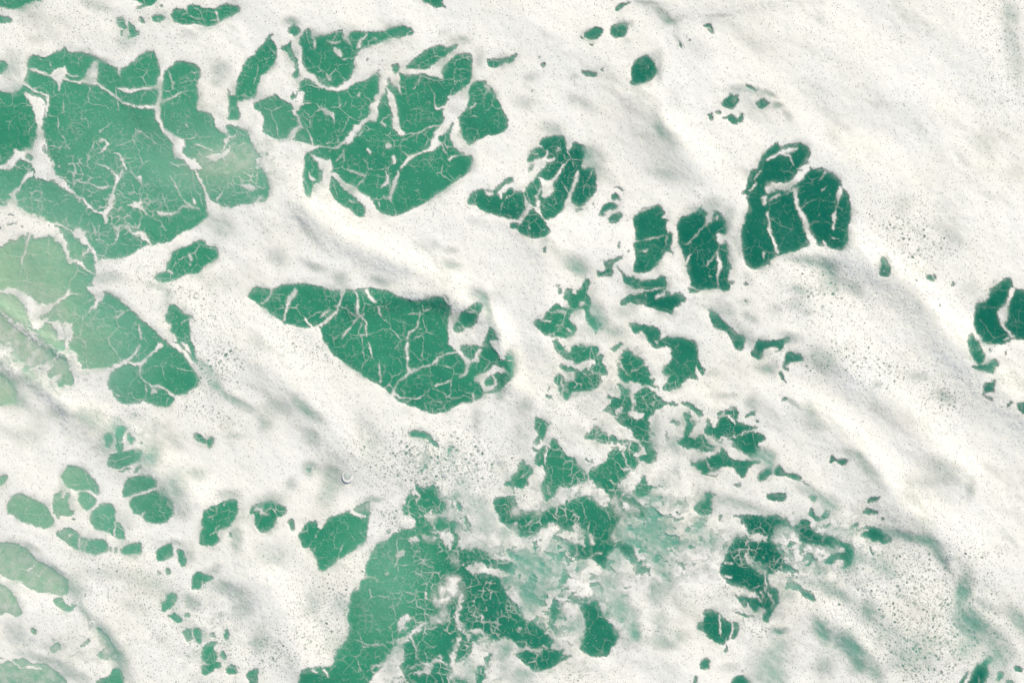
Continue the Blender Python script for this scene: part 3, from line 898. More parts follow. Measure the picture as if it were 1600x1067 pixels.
D 600,600,300,200,30,0.7
T 1 3
W 0,0 180,0 170,25 130,25 130,55 110,95 70,120 30,138 10,110 0,80
F 40,0,30 70,10,20 
W 190,60 215,45 235,45 245,65 240,105 225,118 210,90
W 260,135 300,95 310,65 350,52 380,50 400,85 430,50 450,30 520,10 600,0 720,0 700,60 695,140 685,190 620,230 570,260 520,290 480,335 430,365 405,372 388,350 380,300 350,250 330,220 305,230 280,190
F 395,60,40 400,90,30 430,60,20
F 400,100,6 370,160,8 335,210,8
F 400,280,6 470,270,5 480,340,5
F 600,0,30 640,20,30 680,30,16
W 820,180 840,140 900,110 960,98 990,90 1000,60 980,30 930,15 930,0 1020,0 1060,40 1100,90 1130,100 1110,60 1130,35 1170,30 1220,60 1280,40 1290,20 1310,10 1330,60 1350,110 1330,130 1300,120 1250,80 1240,120 1275,150 1260,190 1250,210 1300,225 1360,230 1400,240 1440,240 1480,290 1520,295 1600,305 1600,370 1540,370 1480,350 1430,330 1330,340 1340,370 1370,390 1450,380 1510,395 1540,430 1550,470 1570,520 1600,560 1600,790 1500,790 1450,820 1470,800 1430,770 1380,800 1350,820 1360,870 1300,930 1270,945 1250,920 1240,1000 1300,1067 260,1067 280,990 310,970 370,965 470,960 490,940 490,900 510,860 560,800 578,770 580,700 570,660 580,600 590,560 590,510 620,480 650,470 650,425 690,405 685,370 680,340 700,290 730,240 750,200 790,180
F 820,175,12 850,100,30
F 685,400,12 720,415,10 760,425,8
F 870,280,14 900,260,40 930,240,20
F 900,270,14 860,350,8
F 800,380,10 815,385,24 830,380,8
F 955,185,10 990,170,44 1000,180,20
F 1000,160,10 960,200,16
F 1010,200,10 1030,250,6 
F 580,780,6 640,805,10 700,825,10 810,835,8 830,860,10
F 500,860,5 550,890,5 590,905,3
F 480,945,5 540,920,5
F 360,980,20 380,1000,14
F 430,985,20 450,1020,14
F 600,990,4 690,1020,5
G 890,690 910,650 950,640 965,660 940,690 920,740 900,750 885,730
F 960,660,8 1010,680,14 1060,690,10
F 1065,690,20 1000,730,24 950,780,30 900,800,40
F 930,800,20 870,850,14 840,880,14
G 700,1067 740,1020 790,960 830,880 880,840 920,850 930,880 910,930 900,980 940,1040 960,1067
V 0.85 810,1067 840,1030 900,1010 930,1050 940,1067
W 815,1067 870,1030 910,1020 940,1060 945,1067
F 720,970,12 780,945,26
F 970,780,14 1000,860,14 1025,920,8
F 960,970,14 1010,950,14 1080,940,20
G 1050,940 1100,930 1110,960 1090,1000 1050,1005 1010,1020 980,1000 1050,980
F 1100,930,20 1150,920,24 1200,970,14
V 0.8 1170,400 1200,390 1275,400 1285,450 1310,510 1290,550 1240,500 1230,570 1150,590 1120,580 1100,490 1150,480
V 0.6 1080,660 1190,600 1205,650 1200,690 1120,700 1070,690
W 1140,650 1165,640 1165,665 1140,675
F 1280,520,30 1265,600,26 1255,650,20 1275,700,50
F 1270,680,24 1275,720,36
F 1300,735,26 1330,790,26
F 1330,740,14 1390,745,40 1420,770,20
F 1270,790,30 1235,880,36 1230,950,40
G 1345,820 1390,800 1430,800 1440,820 1470,820 1500,790 1560,785 1600,900 1600,1067 1420,1067 1450,1000 1440,990 1400,950 1370,960 1360,1020 1380,1067 1200,1067 1230,950 1290,930 1350,900
W 1425,900 1450,875 1475,880 1475,900 1450,930 1450,970 1435,960
W 1360,1010 1380,960 1420,950 1445,990 1430,1030 1410,1067 1370,1060
W 1200,1040 1290,1040 1380,1067 1200,1067
F 1190,1000,8 1205,1067,16
G 1120,100 1160,130 1200,120 1230,140 1215,180 1230,200 1220,240 1190,210 1150,150
G 1180,0 1290,0 1310,60 1330,110 1290,110 1270,70 1220,60 1190,40
F 1100,120,14 1160,130,14 1210,90,14
G 1265,180 1290,150 1330,150 1340,190 1310,220 1280,210
F 1340,120,20 1270,140,14
W 1225,190 1255,145 1275,150 1265,200 1240,220
F 1250,210,8 1265,260,6 
V 0.5 1215,260 1240,255 1270,330 1250,350 1225,310
F 1295,325,16 1296,327,16
F 1330,350,24 1380,330,50 1450,350,30 1540,380,40 1570,430,50 1590,510,40
F 1360,390,20 1370,360,30
F 1200,290,5 1190,360,4
F 1100,300,5 1110,480,5
F 1060,380,4 1080,560,4
F 1060,500,14 1070,560,10
F 1310,400,4 1340,450,5
F 1400,550,4 1380,620,10 1420,650,16 1420,700,8
F 1430,610,14 1440,590,8
F 1430,760,10 1445,800,10
F 1090,830,3 1110,890,5
F 1050,150,30 1120,170,30
V 0.5 1040,150 1120,160 1110,190 1060,185
W 1560,240 1590,235 1600,240 1600,280 1580,275
W 1500,0 1600,0 1600,115 1560,90 1520,50
W 810,120 825,105 845,112 840,130 820,132
W 590,520 610,480 635,480 635,520 610,535
H 1430,60,80,80,0,0.4
H 1560,170,40,80,0,0.35
H 1400,190,60,30,0,0.35
H 1540,900,40,120,0,0.4
H 1580,850,30,50,0,0.5
H 1330,980,60,60,0,0.4
H 520,580,50,60,0,0.3
H 340,590,50,60,0,0.25
H 90,260,120,70,0,0.3
H 30,800,60,80,0,0.4
H 380,520,60,60,0,0.2
H 830,960,40,60,0,0.3
D 450,650,250,350,0,1.3
D 100,880,200,150,0,1.5
D 640,330,200,200,0,1
D 850,30,120,80,0,1.5
D 1250,30,150,100,0,1
T 2 3
W 0,0 50,0 40,60 50,80 20,130 0,120
W 50,0 880,0 820,60 760,20 700,40 660,90 650,130 660,190 700,165 740,190 770,250 780,330 740,320 720,280 690,260 640,220 600,270 610,310 590,355 550,340 500,300 470,290 430,305 380,290 350,240 330,200 290,170 300,130 250,80 190,90 150,140 100,150 60,150 20,135 40,90
F 400,0,10 400,100,12
F 570,10,6 530,70,8 490,130,4
F 300,70,5 330,110,5
F 20,70,30 30,110,30 0,130,40
F 225,70,20 260,80,30 300,130,40 360,160,70 430,160,60 445,190,30
F 400,90,40 430,130,50
F 495,160,34 500,190,36
F 400,200,8 405,280,10 430,250,5
F 470,290,10 520,265,14 555,250,20
F 640,200,20 660,160,16
V 0.5 620,130 660,100 660,50 720,20 750,30 690,90 700,160 650,200 610,180
V 0.3 700,60 760,20 830,0 840,40 790,60
W 120,190 150,170 160,210 130,215
V 0.5 180,100 240,80 290,170 300,240 250,240 200,210 170,160
W 980,170 1010,160 1045,150 1050,170 1030,220 1015,230 1000,195
W 1170,0 1250,0 1240,15 1200,12
W 1275,35 1300,20 1315,40 1300,60
W 1300,240 1330,200 1360,170 1340,210 1310,245
W 1160,150 1180,145 1190,180 1170,185
W 1600,20 1440,20 1370,15 1430,50 1450,100 1480,135 1530,145 1600,150
W 1600,168 1600,700 1570,690 1560,650 1590,600 1550,600 1540,625 1510,630 1490,600 1470,570 1460,610 1440,590 1420,550 1390,530 1380,515 1420,520 1480,530 1510,520 1480,500 1420,470 1370,455 1330,430 1300,380 1290,340 1330,290 1360,220 1395,150 1440,150 1500,160
G 1350,50 1400,30 1440,60 1480,130 1470,150 1400,130 1340,130
F 1480,150,30 1540,160,50 1590,180,30
F 1465,205,20 1490,170,10
F 1340,320,20 1380,325,20
F 1465,260,20 1470,310,40 1500,320,40 1550,350,40 1590,380,40
F 1440,330,20 1420,325,10
F 1330,400,14 1380,410,20
F 1590,380,20 1580,450,14 1595,520,24 1600,580,30
F 1380,460,16 1450,490,34 1510,510,30 1550,560,20
F 1470,570,14 1480,620,20
F 1550,490,10 1570,540,10
F 1566,298,9 1568,299,9
W 1390,620 1450,635 1520,655 1520,662 1450,655 1400,635
W 1150,710 1170,685 1195,680 1200,650 1195,615 1220,602 1260,620 1280,620 1320,650 1350,680 1410,690 1420,730 1415,765 1380,800 1365,790 1330,830 1280,825 1240,800 1200,750 1160,735
F 1295,645,14 1305,700,14 1295,790,8
F 1370,680,16 1380,740,14 1355,790,14
F 1345,740,5 1330,820,10
W 1318,860 1340,850 1335,825 1345,828 1355,860 1345,880 1325,878
W 1165,960 1180,920 1215,898 1235,925 1235,975 1215,988 1175,980
W 1130,1050 1145,1012 1160,1020 1160,1055 1145,1062
W 1370,1067 1370,1045 1400,1018 1450,1020 1475,1040 1485,1067
W 1435,990 1445,980 1450,995
W 480,435 520,435 553,445 550,460 510,460 485,462
W 553,475 568,470 560,488
W 690,462 720,462 735,475 705,476
W 330,260 360,280 370,310 345,340 335,310
V 0.35 330,260 360,280 370,310 345,340 335,310
W 290,440 320,370 340,350 345,420 310,470 290,465
W 235,590 250,550 262,525 275,535 300,590 295,650 270,680 270,760 250,740 225,700 235,650
W 0,560 30,570 60,640 80,670 130,680 180,720 235,740 250,780 265,800 240,840 280,870 315,845 312,885 370,885 355,910 300,930 240,970 190,995 130,998 100,965 60,940 20,890 60,870 40,840 10,820 0,800
F 220,750,24 240,780,20
F 60,850,24 130,860,24 190,860,20
F 195,830,16 215,850,20
F 250,850,20 290,830,24
F 190,870,6 195,930,8
F 45,720,14 60,780,5
F 85,750,4 95,790,4
F 290,910,8 330,890,8
W 420,580 450,570 500,555 535,545 545,590 560,640 600,680 640,720 670,780 660,810 620,850 600,890 560,903 500,900 450,885 428,860 430,820 450,760 450,700 440,640 425,600
W 0,270 20,290 0,290
W 0,330 30,350 20,380 0,380
W 575,630 590,618 600,635 585,645
W 618,655 630,650 632,665
W 712,800 725,795 725,805
W 50,460 75,458 70,470
V 0.35 560,600 590,640 630,690 660,740 640,700 600,660
V 0.5 340,480 380,520 380,600 350,640 330,570
H 130,480,90,160,0,0.5
H 100,330,150,80,0,0.45
H 250,300,60,120,0,0.4
H 860,120,120,100,20,0.7
H 900,250,130,60,40,0.5
H 680,600,60,120,-30,0.6
H 770,740,40,70,0,0.7
H 930,680,50,60,0,0.4
H 620,440,80,70,0,0.4
H 900,520,60,50,0,0.4
H 1180,150,100,80,30,0.45
H 940,360,70,40,30,0.6
H 940,810,90,40,10,0.45
H 1050,770,60,40,0,0.35
H 390,700,60,70,0,0.3
H 60,1020,90,60,0,0.5
H 660,290,70,60,0,0.45
H 200,430,60,80,0,0.4
H 1560,970,80,120,0,0.4
H 420,330,70,30,0,0.25
H 1370,970,60,30,0,0.3
D 400,1030,140,60,0,1.3
D 860,740,120,40,0,1.2
D 1300,500,150,60,-20,1.3
D 1500,720,150,60,20,1.4
T 3 3
W 0,15 60,20 120,50 150,90 180,80 200,60 230,40 260,60 265,100 300,130 400,150 450,175 520,205 550,240 540,280 520,310 518,345 500,358 460,340 490,320 480,300 450,300 430,280 400,325 370,325 350,310 370,280 420,255 470,250 490,230 440,215 380,225 350,220 300,215 250,200 220,230 190,170 130,160 90,230 110,300 150,340 200,390 170,385 110,370 70,365 30,385 0,400
G 20,170 60,100 100,85 160,110 200,150 210,220 190,240 150,180 120,230 140,290 130,330 100,300 90,250 60,220
V 0.5 20,170 60,100 100,85 160,110 200,150 190,180 100,200 60,210
W 0,100 40,110 50,150 20,170 0,170
W 0,190 60,210 90,270 90,330 40,380 0,400
W 130,230 150,240 145,300 130,310
W 0,470 30,470 60,480 70,520 60,580 30,620 10,680 0,690
F 10,500,14 30,560,14 20,600,8
W 105,450 140,440 190,450 240,490 290,520 300,550 280,565 250,550 230,520 170,480 130,470 110,480
V 0.25 105,450 140,440 190,450 240,490 220,510 170,480 130,470 110,480
W 250,0 280,0 300,30 330,20 350,0 385,0 380,30 350,40 320,65 290,50 270,30
F 300,10,20 330,40,14
W 335,90 370,65 395,65 395,85 360,100
W 600,0 685,0 675,15 650,20
W 700,40 720,25 725,45 700,60
W 495,110 520,90 550,65 570,68 560,95 530,112
W 565,105 600,85 660,85 700,100 740,130 775,160 770,190 730,200 680,185 640,175 600,160 570,150 600,130 640,120 620,108 590,105
W 625,215 640,220 655,270 645,280
W 1180,1067 1230,1000 1250,990 1250,1010 1215,1067
W 1240,1067 1280,980 1340,930 1370,900 1405,905 1400,930 1370,970 1380,1020 1360,1050 1330,1067
W 1420,1060 1425,1000 1450,990 1475,1000 1460,1050
W 1480,1067 1490,1050 1530,1050 1550,1067
W 1530,975 1550,955 1590,965 1590,990 1550,995
H 1390,1030,140,50,10,0.35
H 880,150,170,32,15,0.75
H 1030,210,80,40,45,0.6
B 1090,310,70,25,55,0.55
B 1220,480,45,110,10,0.75
B 1260,680,110,80,40,0.8
B 1400,790,130,80,40,0.5
B 1570,680,50,120,-35,0.6
B 1350,570,100,30,30,0.35
B 340,740,50,90,-25,0.85
B 510,840,120,60,42,0.85
B 560,960,60,60,0,0.6
B 670,1000,35,90,-20,0.6
B 70,740,50,20,0,0.7
B 420,500,130,40,30,0.5
B 640,640,90,60,40,0.4
B 350,960,60,80,0,0.35
H 70,900,80,120,0,0.45
H 40,1040,80,60,0,0.45
H 740,350,80,70,20,0.35
H 600,290,80,30,20,0.45
H 900,880,150,120,0,0.3
H 1240,850,70,70,0,0.4
H 1440,920,100,70,10,0.45
H 620,600,40,60,0,0.35
H 140,500,40,60,40,0.4
H 760,750,80,50,0,0.25
H 450,110,120,20,15,0.3
D 950,600,600,450,30,1.8
D 1000,850,300,250,0,2.3
D 1250,250,200,100,30,1.3
D 400,500,300,150,20,1.2
T 3 0
D 1480,300,200,500,0,.95
H 1530,300,50,260,-8,0.3
H 1520,80,50,60,0,0.3
H 60,660,30,20,0,0.6
H 120,720,20,60,-35,0.4
H 300,560,120,60,20,0.1
H 20,590,40,15,30,0.6
T 0 0
H 600,30,100,30,20,0.35
H 1180,220,60,30,10,0.2
H 230,250,60,30,0,0.2
H 80,430,60,100,0,0.35
H 110,560,50,40,0,0.4
H 620,370,60,18,20,0.5
H 1380,440,60,60,0,0.35
H 1350,520,40,30,0,0.3
H 780,270,60,50,0,0.3
V 0.25 1250,960 1400,920 1600,900 1600,1067 1200,1067
D 500,150,500,150,10,0.6
T 1 0
H 230,140,50,30,0,0.5
H 860,380,60,30,0,0
H 880,250,90,30,-10,0.15
H 1280,250,60,30,0,0.4
H 1400,370,30,60,0,0.3
H 340,240,40,30,0,0.4
H 1180,210,40,30,0,0.2
H 430,1040,30,40,0,0.2
T 2 0
H 950,105,90,26,40,0.55
H 1010,135,60,20,-15,0.45
H 840,20,70,14,10,0.4
H 1300,102,70,9,0,0.35
H 430,640,100,35,25,0.35
B 910,770,30,80,-25,0.4
B 970,860,90,40,40,0.35
H 250,800,80,40,10,0.4
H 920,440,20,60,0,0.4
H 710,150,40,20,0,0.3
H 720,260,30,20,0,0.25
H 130,480,50,30,0,0.3
H 390,480,30,20,0,0.25
H 1030,240,60,20,60,0.3
H 1400,560,50,30,0,0.35
H 1520,570,80,20,15,0.5
H 480,960,40,60,0,0.45
H 520,1000,60,80,0,0.4
H 900,950,160,100,30,0.2
H 1160,300,90,50,30,0.15
H 900,350,40,30,0,0.3
H 80,640,80,40,0,0.2
T 0 1
H 1340,320,90,50,0,0.3
H 1400,370,70,60,0,0.3
H 650,680,60,40,0,0.35
H 1050,800,30,60,0,0.35
H 720,660,100,30,20,0.25
H 980,720,80,20,20,0.3
H 1400,700,120,60,0,0.15
V 0.4 0,900 120,980 240,1067 0,1067
V 0.15 0,750 200,700 430,750 400,900 500,1067 250,1067 0,860
D 900,650,250,80,20,1
D 1150,760,250,90,30,1.3
D 1300,900,250,200,0,1.1
T 1 1
B 330,380,120,22,50,0.3
B 140,540,60,50,30,0.3
B 370,600,80,30,20,0.35
B 530,670,50,50,0,0.35
B 780,690,80,30,15,0.35
B 1220,590,60,35,15,0.4
H 1220,495,40,20,0,0.35
B 1400,780,60,40,20,0.5
B 1450,880,25,110,-15,0.5
V 0.7 415,0 450,0 450,60 430,130 410,100
H 1370,320,60,30,0,0.15
H 1530,760,50,50,40,0.12
H 330,240,30,40,0,0
D 200,1000,250,80,30,0.8
D 1300,250,250,120,0,0.5
T 2 1
H 960,20,120,50,10,0.3
H 400,590,70,50,20,0.6
H 440,620,50,30,0,0.4
H 520,860,50,80,-20,0.55
H 640,1010,60,40,0,0.4
H 480,1000,60,40,0,0.3
H 1150,240,60,30,0,0.3
H 1260,210,60,40,0,0.4
H 1360,270,40,60,0,0.3
H 700,880,60,40,0,0.3
H 1470,660,40,30,0,0.2
H 1330,860,80,40,30,0.3
H 1490,920,50,25,30,0.5
H 1460,820,40,20,0,0.35
H 1450,1040,60,40,40,0.3
H 550,950,60,60,30,0.4
H 1380,620,30,40,0,0.2
H 200,440,25,40,0,0.3
H 1250,880,60,20,35,0.3
T 3 1
B 250,560,140,35,8,0.5
B 400,620,100,50,45,0.45
H 190,740,60,30,10,0.45
H 180,830,60,40,0,0.35
H 240,890,40,20,0,0.35
B 540,740,60,40,20,0.35
H 380,720,60,50,0,0.3
B 150,1040,60,30,20,0.45
H 990,620,60,30,0,0.15
H 840,200,60,60,50,0.2
H 1140,460,60,60,50,0.15
H 1260,740,50,60,0,0.15
H 1530,20,60,60,40,0.15
H 40,860,40,30,0,0.3
D 350,750,350,250,20,1.3
D 900,400,300,200,40,1.5
T 3 2
D 600,150,500,150,10,1.4
D 1080,350,200,150,30,1.4
T 2 2
D 60,940,70,50,0,2
D 500,400,500,150,0,0.5
T 1 2
D 1150,750,400,180,0,2.6
D 350,70,300,120,30,1
D 680,700,150,150,0,1.2
T 0 2
D 1350,150,150,200,45,2.2
D 1300,450,200,80,20,1.5
D 800,450,150,60,0,1
"""
def parse(txt):
    ops = []; ox = oy = 0
    for ln in txt.strip().splitlines():
        a = ln.split()
        if a[0] == 'T':
            ox = int(a[1]) * 400; oy = (0, 267, 534, 800)[int(a[2])]
            continue
        def P(s):
            u = [float(t) for t in s.split(',')]
            return (ox + u[0] / 3.9975, oy + u[1] / 3.9975) + tuple(t / 3.9975 for t in u[2:])
        def Q(s):
            # corners on a tile's border reach a little past it and stay sharp
            u, v = [float(t) for t in s.split(',')]; k = 0
            if u <= 2: u -= 10; k = 1
            if u >= 1596: u += 10; k = 1
            if v <= 2: v -= 10; k = 1
            if v >= 1062: v += 12; k = 1
            return (ox + u / 3.9975, oy + v / 3.9975, k)
        if a[0] in 'WG': ops.append((a[0], 1.0, [Q(s) for s in a[1:]]))
        elif a[0] == 'V': ops.append(('V', float(a[1]), [Q(s) for s in a[2:]]))
        elif a[0] == 'F':
            w = 2.0; pts = []
            for s in a[1:]:
                p = P(s)
                if len(p) > 2: w = p[2]
                pts.append((p[0], p[1], w))
            ops.append(('F', 1.0, pts))
        else:
            v = [float(t) for t in a[1].split(',')]
            ops.append((a[0], v[5], [(ox + v[0] / 4, oy + v[1] / 4, v[2] / 4, v[3] / 4, v[4])]))
    return ops

def raster_poly(arr_shape, pts):
    """antialiased (3x vertical / exact horizontal) coverage of a polygon; returns slice and coverage"""
    Hh, Ww = arr_shape
    xs = np.array([p[0] for p in pts]); ys = np.array([p[1] for p in pts])
    x0 = int(max(0, math.floor(xs.min()) - 1)); x1 = int(min(Ww, math.ceil(xs.max()) + 2))
    y0 = int(max(0, math.floor(ys.min()) - 1)); y1 = int(min(Hh, math.ceil(ys.max()) + 2))
    if x1 <= x0 or y1 <= y0: return None
    cov = np.zeros((y1 - y0, x1 - x0), np.float32)
    px = np.arange(x0, x1)[None, :]
    for sub in (-0.33, 0.0, 0.33):
        py = (np.arange(y0, y1) + sub)[:, None]
        ins = np.zeros(cov.shape, np.float32)
        n = len(pts)
        for i in range(n):
            ax, ay = xs[i], ys[i]; bx, by = xs[(i + 1) % n], ys[(i + 1) % n]
            if ay == by: continue
            s = ((ay > py) != (by > py))
            xi = ax + (py - ay) * (bx - ax) / (by - ay)
            c = np.clip(xi - px + 0.5, 0, 1)
            ins += np.where(s, c * (1 if by > ay else -1), 0)
        cov += np.abs(ins) / 3
    return (slice(y0, y1), slice(x0, x1)), np.clip(cov, 0, 1)

def smooth(pts):
    """round the hand-placed corners once (corner cutting)"""
    out = []; n = len(pts)
    for i in range(n):
        a = pts[i]; b = pts[(i + 1) % n]
        out.append(a if a[2] else (a[0] * .78 + b[0] * .22, a[1] * .78 + b[1] * .22))
        if not b[2]: out.append((a[0] * .22 + b[0] * .78, a[1] * .22 + b[1] * .78))
    return out

def gblur(a, s):
    r = int(3 * s + 1); k = np.exp(-0.5 * (np.arange(-r, r + 1) / s) ** 2); k /= k.sum()
    p = np.pad(a, r, mode='edge')
    t = sum(w * p[:, i:i + a.shape[1]] for i, w in enumerate(k))
    return sum(w * t[i:i + a.shape[0], :] for i, w in enumerate(k)).astype(np.float32)

_perm = np.random.RandomState(7).permutation(1024)
_gr = np.random.RandomState(8).rand(1024) * 2 * np.pi
_gx, _gy = np.cos(_gr).astype(np.float32), np.sin(_gr).astype(np.float32)
def hsh(i, j, k=0): return _perm[(_perm[(i + 131 * k) & 1023] + j) & 1023]
def perlin(x, y, k=0):
    xi = np.floor(x).astype(np.int32); yi = np.floor(y).astype(np.int32)
    xf = (x - xi).astype(np.float32); yf = (y - yi).astype(np.float32)
    u = xf * xf * (3 - 2 * xf); v = yf * yf * (3 - 2 * yf)
    def g(a, b):
        h = hsh(xi + a, yi + b, k); return _gx[h] * (xf - a) + _gy[h] * (yf - b)
    return 1.5 * ((g(0, 0) * (1 - u) + g(1, 0) * u) * (1 - v) + (g(0, 1) * (1 - u) + g(1, 1) * u) * v)
def fbm(x, y, o=4, k=0):
    t = 0; a = 1.0; n = 0
    for i in range(o):
        t = t + a * perlin(x * 2 ** i, y * 2 ** i, k + i); n += a; a *= .55
    return t / n
_jx = np.random.RandomState(9).rand(1024).astype(np.float32); _jy = np.random.RandomState(10).rand(1024).astype(np.float32)
def cell_edge(x, y, k=0):
    """distance to the nearest edge of a jittered cell pattern"""
    xi = np.floor(x).astype(np.int32); yi = np.floor(y).astype(np.int32)
    f1 = np.full(x.shape, 9., np.float32); f2 = f1.copy()
    for a in (-1, 0, 1):
        for b in (-1, 0, 1):
            h = hsh(xi + a, yi + b, k)
            d = np.hypot(xi + a + .1 + .8 * _jx[h] - x, yi + b + .1 + .8 * _jy[h] - y)
            f2 = np.minimum(f2, np.maximum(f1, d)); f1 = np.minimum(f1, d)
    return f2 - f1, f1
def sstep(a, b, x):
    t = np.clip((x - a) / (b - a), 0, 1); return t * t * (3 - 2 * t)

IW, IH = 1600, 1067
def trace_fields():
    cov = np.ones((IH, IW), np.float32); veil = np.zeros((IH, IW), np.float32)
    thin = np.zeros((IH, IW), np.float32); dens = np.zeros((IH, IW), np.float32); rel = np.zeros((IH, IW), np.float32)
    YY, XX = np.mgrid[0:IH, 0:IW].astype(np.float32)
    for kind, amt, pts in parse(TRACE):
        if kind in 'WGV':
            r = raster_poly((IH, IW), smooth(pts))
            if r is None: continue
            sl, c = r
            if kind == 'W': cov[sl] *= 1 - c
            elif kind == 'G': cov[sl] = np.maximum(cov[sl], c)
            else: veil[sl] = np.maximum(veil[sl], c * amt)
        elif kind == 'F':
            m = max(p[2] for p in pts) + 3
            for i in range(len(pts) - 1):
                ax, ay, aw = pts[i]; bx, by, bw = pts[i + 1]
                x0 = int(max(0, min(ax, bx) - m)); x1 = int(min(IW, max(ax, bx) + m))
                y0 = int(max(0, min(ay, by) - m)); y1 = int(min(IH, max(ay, by) + m))
                if x1 <= x0 or y1 <= y0: continue
                X = XX[y0:y1, x0:x1]; Y = YY[y0:y1, x0:x1]
                L = max(1e-4, (bx - ax) ** 2 + (by - ay) ** 2)
                t = np.clip(((X - ax) * (bx - ax) + (Y - ay) * (by - ay)) / L, 0, 1)
                d = np.hypot(X - ax - t * (bx - ax), Y - ay - t * (by - ay))
                hw = (aw + (bw - aw) * t) * .5; hw = hw * (.62 + .38 * np.clip(hw / 6, 0, 1))
                # a strand swells and thins along its way
                hw = hw * (1 + .45 * perlin(X / 6, Y / 6, 40))
                c = np.clip(hw - d + .5, 0, 1) * np.clip(hw * 1.2, .2, 1)
                cov[y0:y1, x0:x1] = np.maximum(cov[y0:y1, x0:x1], c)
        else:
            cx, cy, rx, ry, ang = pts[0]
            if kind == 'D': rx *= 1.1; ry *= 1.1
            R = 3.0 * max(rx, ry)
            x0 = int(max(0, cx - R)); x1 = int(min(IW, cx + R)); y0 = int(max(0, cy - R)); y1 = int(min(IH, cy + R))
            if x1 <= x0 or y1 <= y0: continue
            a = math.radians(ang); X = XX[y0:y1, x0:x1] - cx; Y = YY[y0:y1, x0:x1] - cy
            U = (X * math.cos(a) + Y * math.sin(a)) / rx; V = (-X * math.sin(a) + Y * math.cos(a)) / ry
            if kind == 'D':
                g = amt * np.exp(-.5 * (U * U + V * V) * 2.2); dens[y0:y1, x0:x1] = np.maximum(dens[y0:y1, x0:x1], g)
            else:
                g = amt * np.exp(-(U * U + V * V) ** 1.3 * .8)
                s = slice(y0, y1), slice(x0, x1)
                thin[s] = 1 - (1 - thin[s]) * (1 - g)  # wave faces thin too, tinting in their bluish shade
                if kind == 'B':
                    sn = min(rx, ry)
                    # steep side of a wave: a dipole of heights across the light direction
                    nx, ny = -math.sin(a), math.cos(a)
                    if nx * .6 - ny * .8 < 0: nx, ny = -nx, -ny
                    def gg(k):
                        Xs = X - nx * sn * k; Ys = Y - ny * sn * k
                        u = (Xs * math.cos(a) + Ys * math.sin(a)) / rx; v = (-Xs * math.sin(a) + Ys * math.cos(a)) / ry
                        return np.exp(-(u * u + v * v) * .7)
                    rel[s] += sn * amt * .27 * (gg(1.0) - gg(-1.0))
    return cov, veil, thin, dens, rel
# ------------------------------------------------------------------ materials
def node(nt, t, **kw):
    n = nt.nodes.new(t)
    for k, v in kw.items(): setattr(n, k, v)
    return n
def math_n(nt, op, a, b=None, c=None, clamp=False):
    n = node(nt, "ShaderNodeMath", operation=op); n.use_clamp = clamp
    for i, v in enumerate((a, b, c)):
        if v is None: continue
        if isinstance(v, (int, float)): n.inputs[i].default_value = v
        else: nt.links.new(v, n.inputs[i])
    return n.outputs[0]
def attr(nt, name):
    return node(nt, "ShaderNodeAttribute", attribute_name=name).outputs["Fac"]
def ramp(nt, fac, stops):
    r = node(nt, "ShaderNodeValToRGB"); e = r.color_ramp.elements
    e[0].position, e[0].color = stops[0][0], (*stops[0][1], 1)
    e[1].position, e[1].color = stops[-1][0], (*stops[-1][1], 1)
    for p, c in stops[1:-1]:
        q = e.new(p); q.color = (*c, 1)
    nt.links.new(fac, r.inputs[0]); return r.outputs[0]
def mixc(nt, fac, a, b, mode='MIX'):
    m = node(nt, "ShaderNodeMix", data_type='RGBA', blend_type=mode)
    for i, v in ((0, fac), (6, a), (7, b)):
        if isinstance(v, (int, float)): m.inputs[i].default_value = v
        elif isinstance(v, tuple): m.inputs[i].default_value = (*v, 1)
        else: nt.links.new(v, m.inputs[i])
    return m.outputs[2]
def noise(nt, co, scale, detail=3, rough=.5):
    n = node(nt, "ShaderNodeTexNoise"); n.inputs["Scale"].default_value = scale
    n.inputs["Detail"].default_value = detail; n.inputs["Roughness"].default_value = rough
    nt.links.new(co, n.inputs["Vector"]); return n.outputs[0]
def voro(nt, co, scale):
    n = node(nt, "ShaderNodeTexVoronoi", voronoi_dimensions='2D'); n.inputs["Scale"].default_value = 1.0
    mp = node(nt, "ShaderNodeMapping"); mp.inputs["Scale"].default_value = (scale, scale, scale)
    mp.inputs["Rotation"].default_value = (0, 0, .37 + scale * .013); mp.inputs["Location"].default_value = (53.7, 71.3, 0)
    wn = node(nt, "ShaderNodeTexNoise"); wn.inputs["Scale"].default_value = 6; wn.inputs["Detail"].default_value = 0
    nt.links.new(co, wn.inputs["Vector"])
    wa = node(nt, "ShaderNodeVectorMath", operation='MULTIPLY_ADD'); wa.inputs[1].default_value = (.06, .06, 0)
    nt.links.new(wn.outputs["Color"], wa.inputs[0]); nt.links.new(co, wa.inputs[2])
    nt.links.new(wa.outputs[0], mp.inputs["Vector"]); nt.links.new(mp.outputs[0], n.inputs["Vector"])
    sp = node(nt, "ShaderNodeSeparateColor"); nt.links.new(n.outputs["Color"], sp.inputs[0])
    return n.outputs["Distance"], sp.outputs[0], sp.outputs[1]

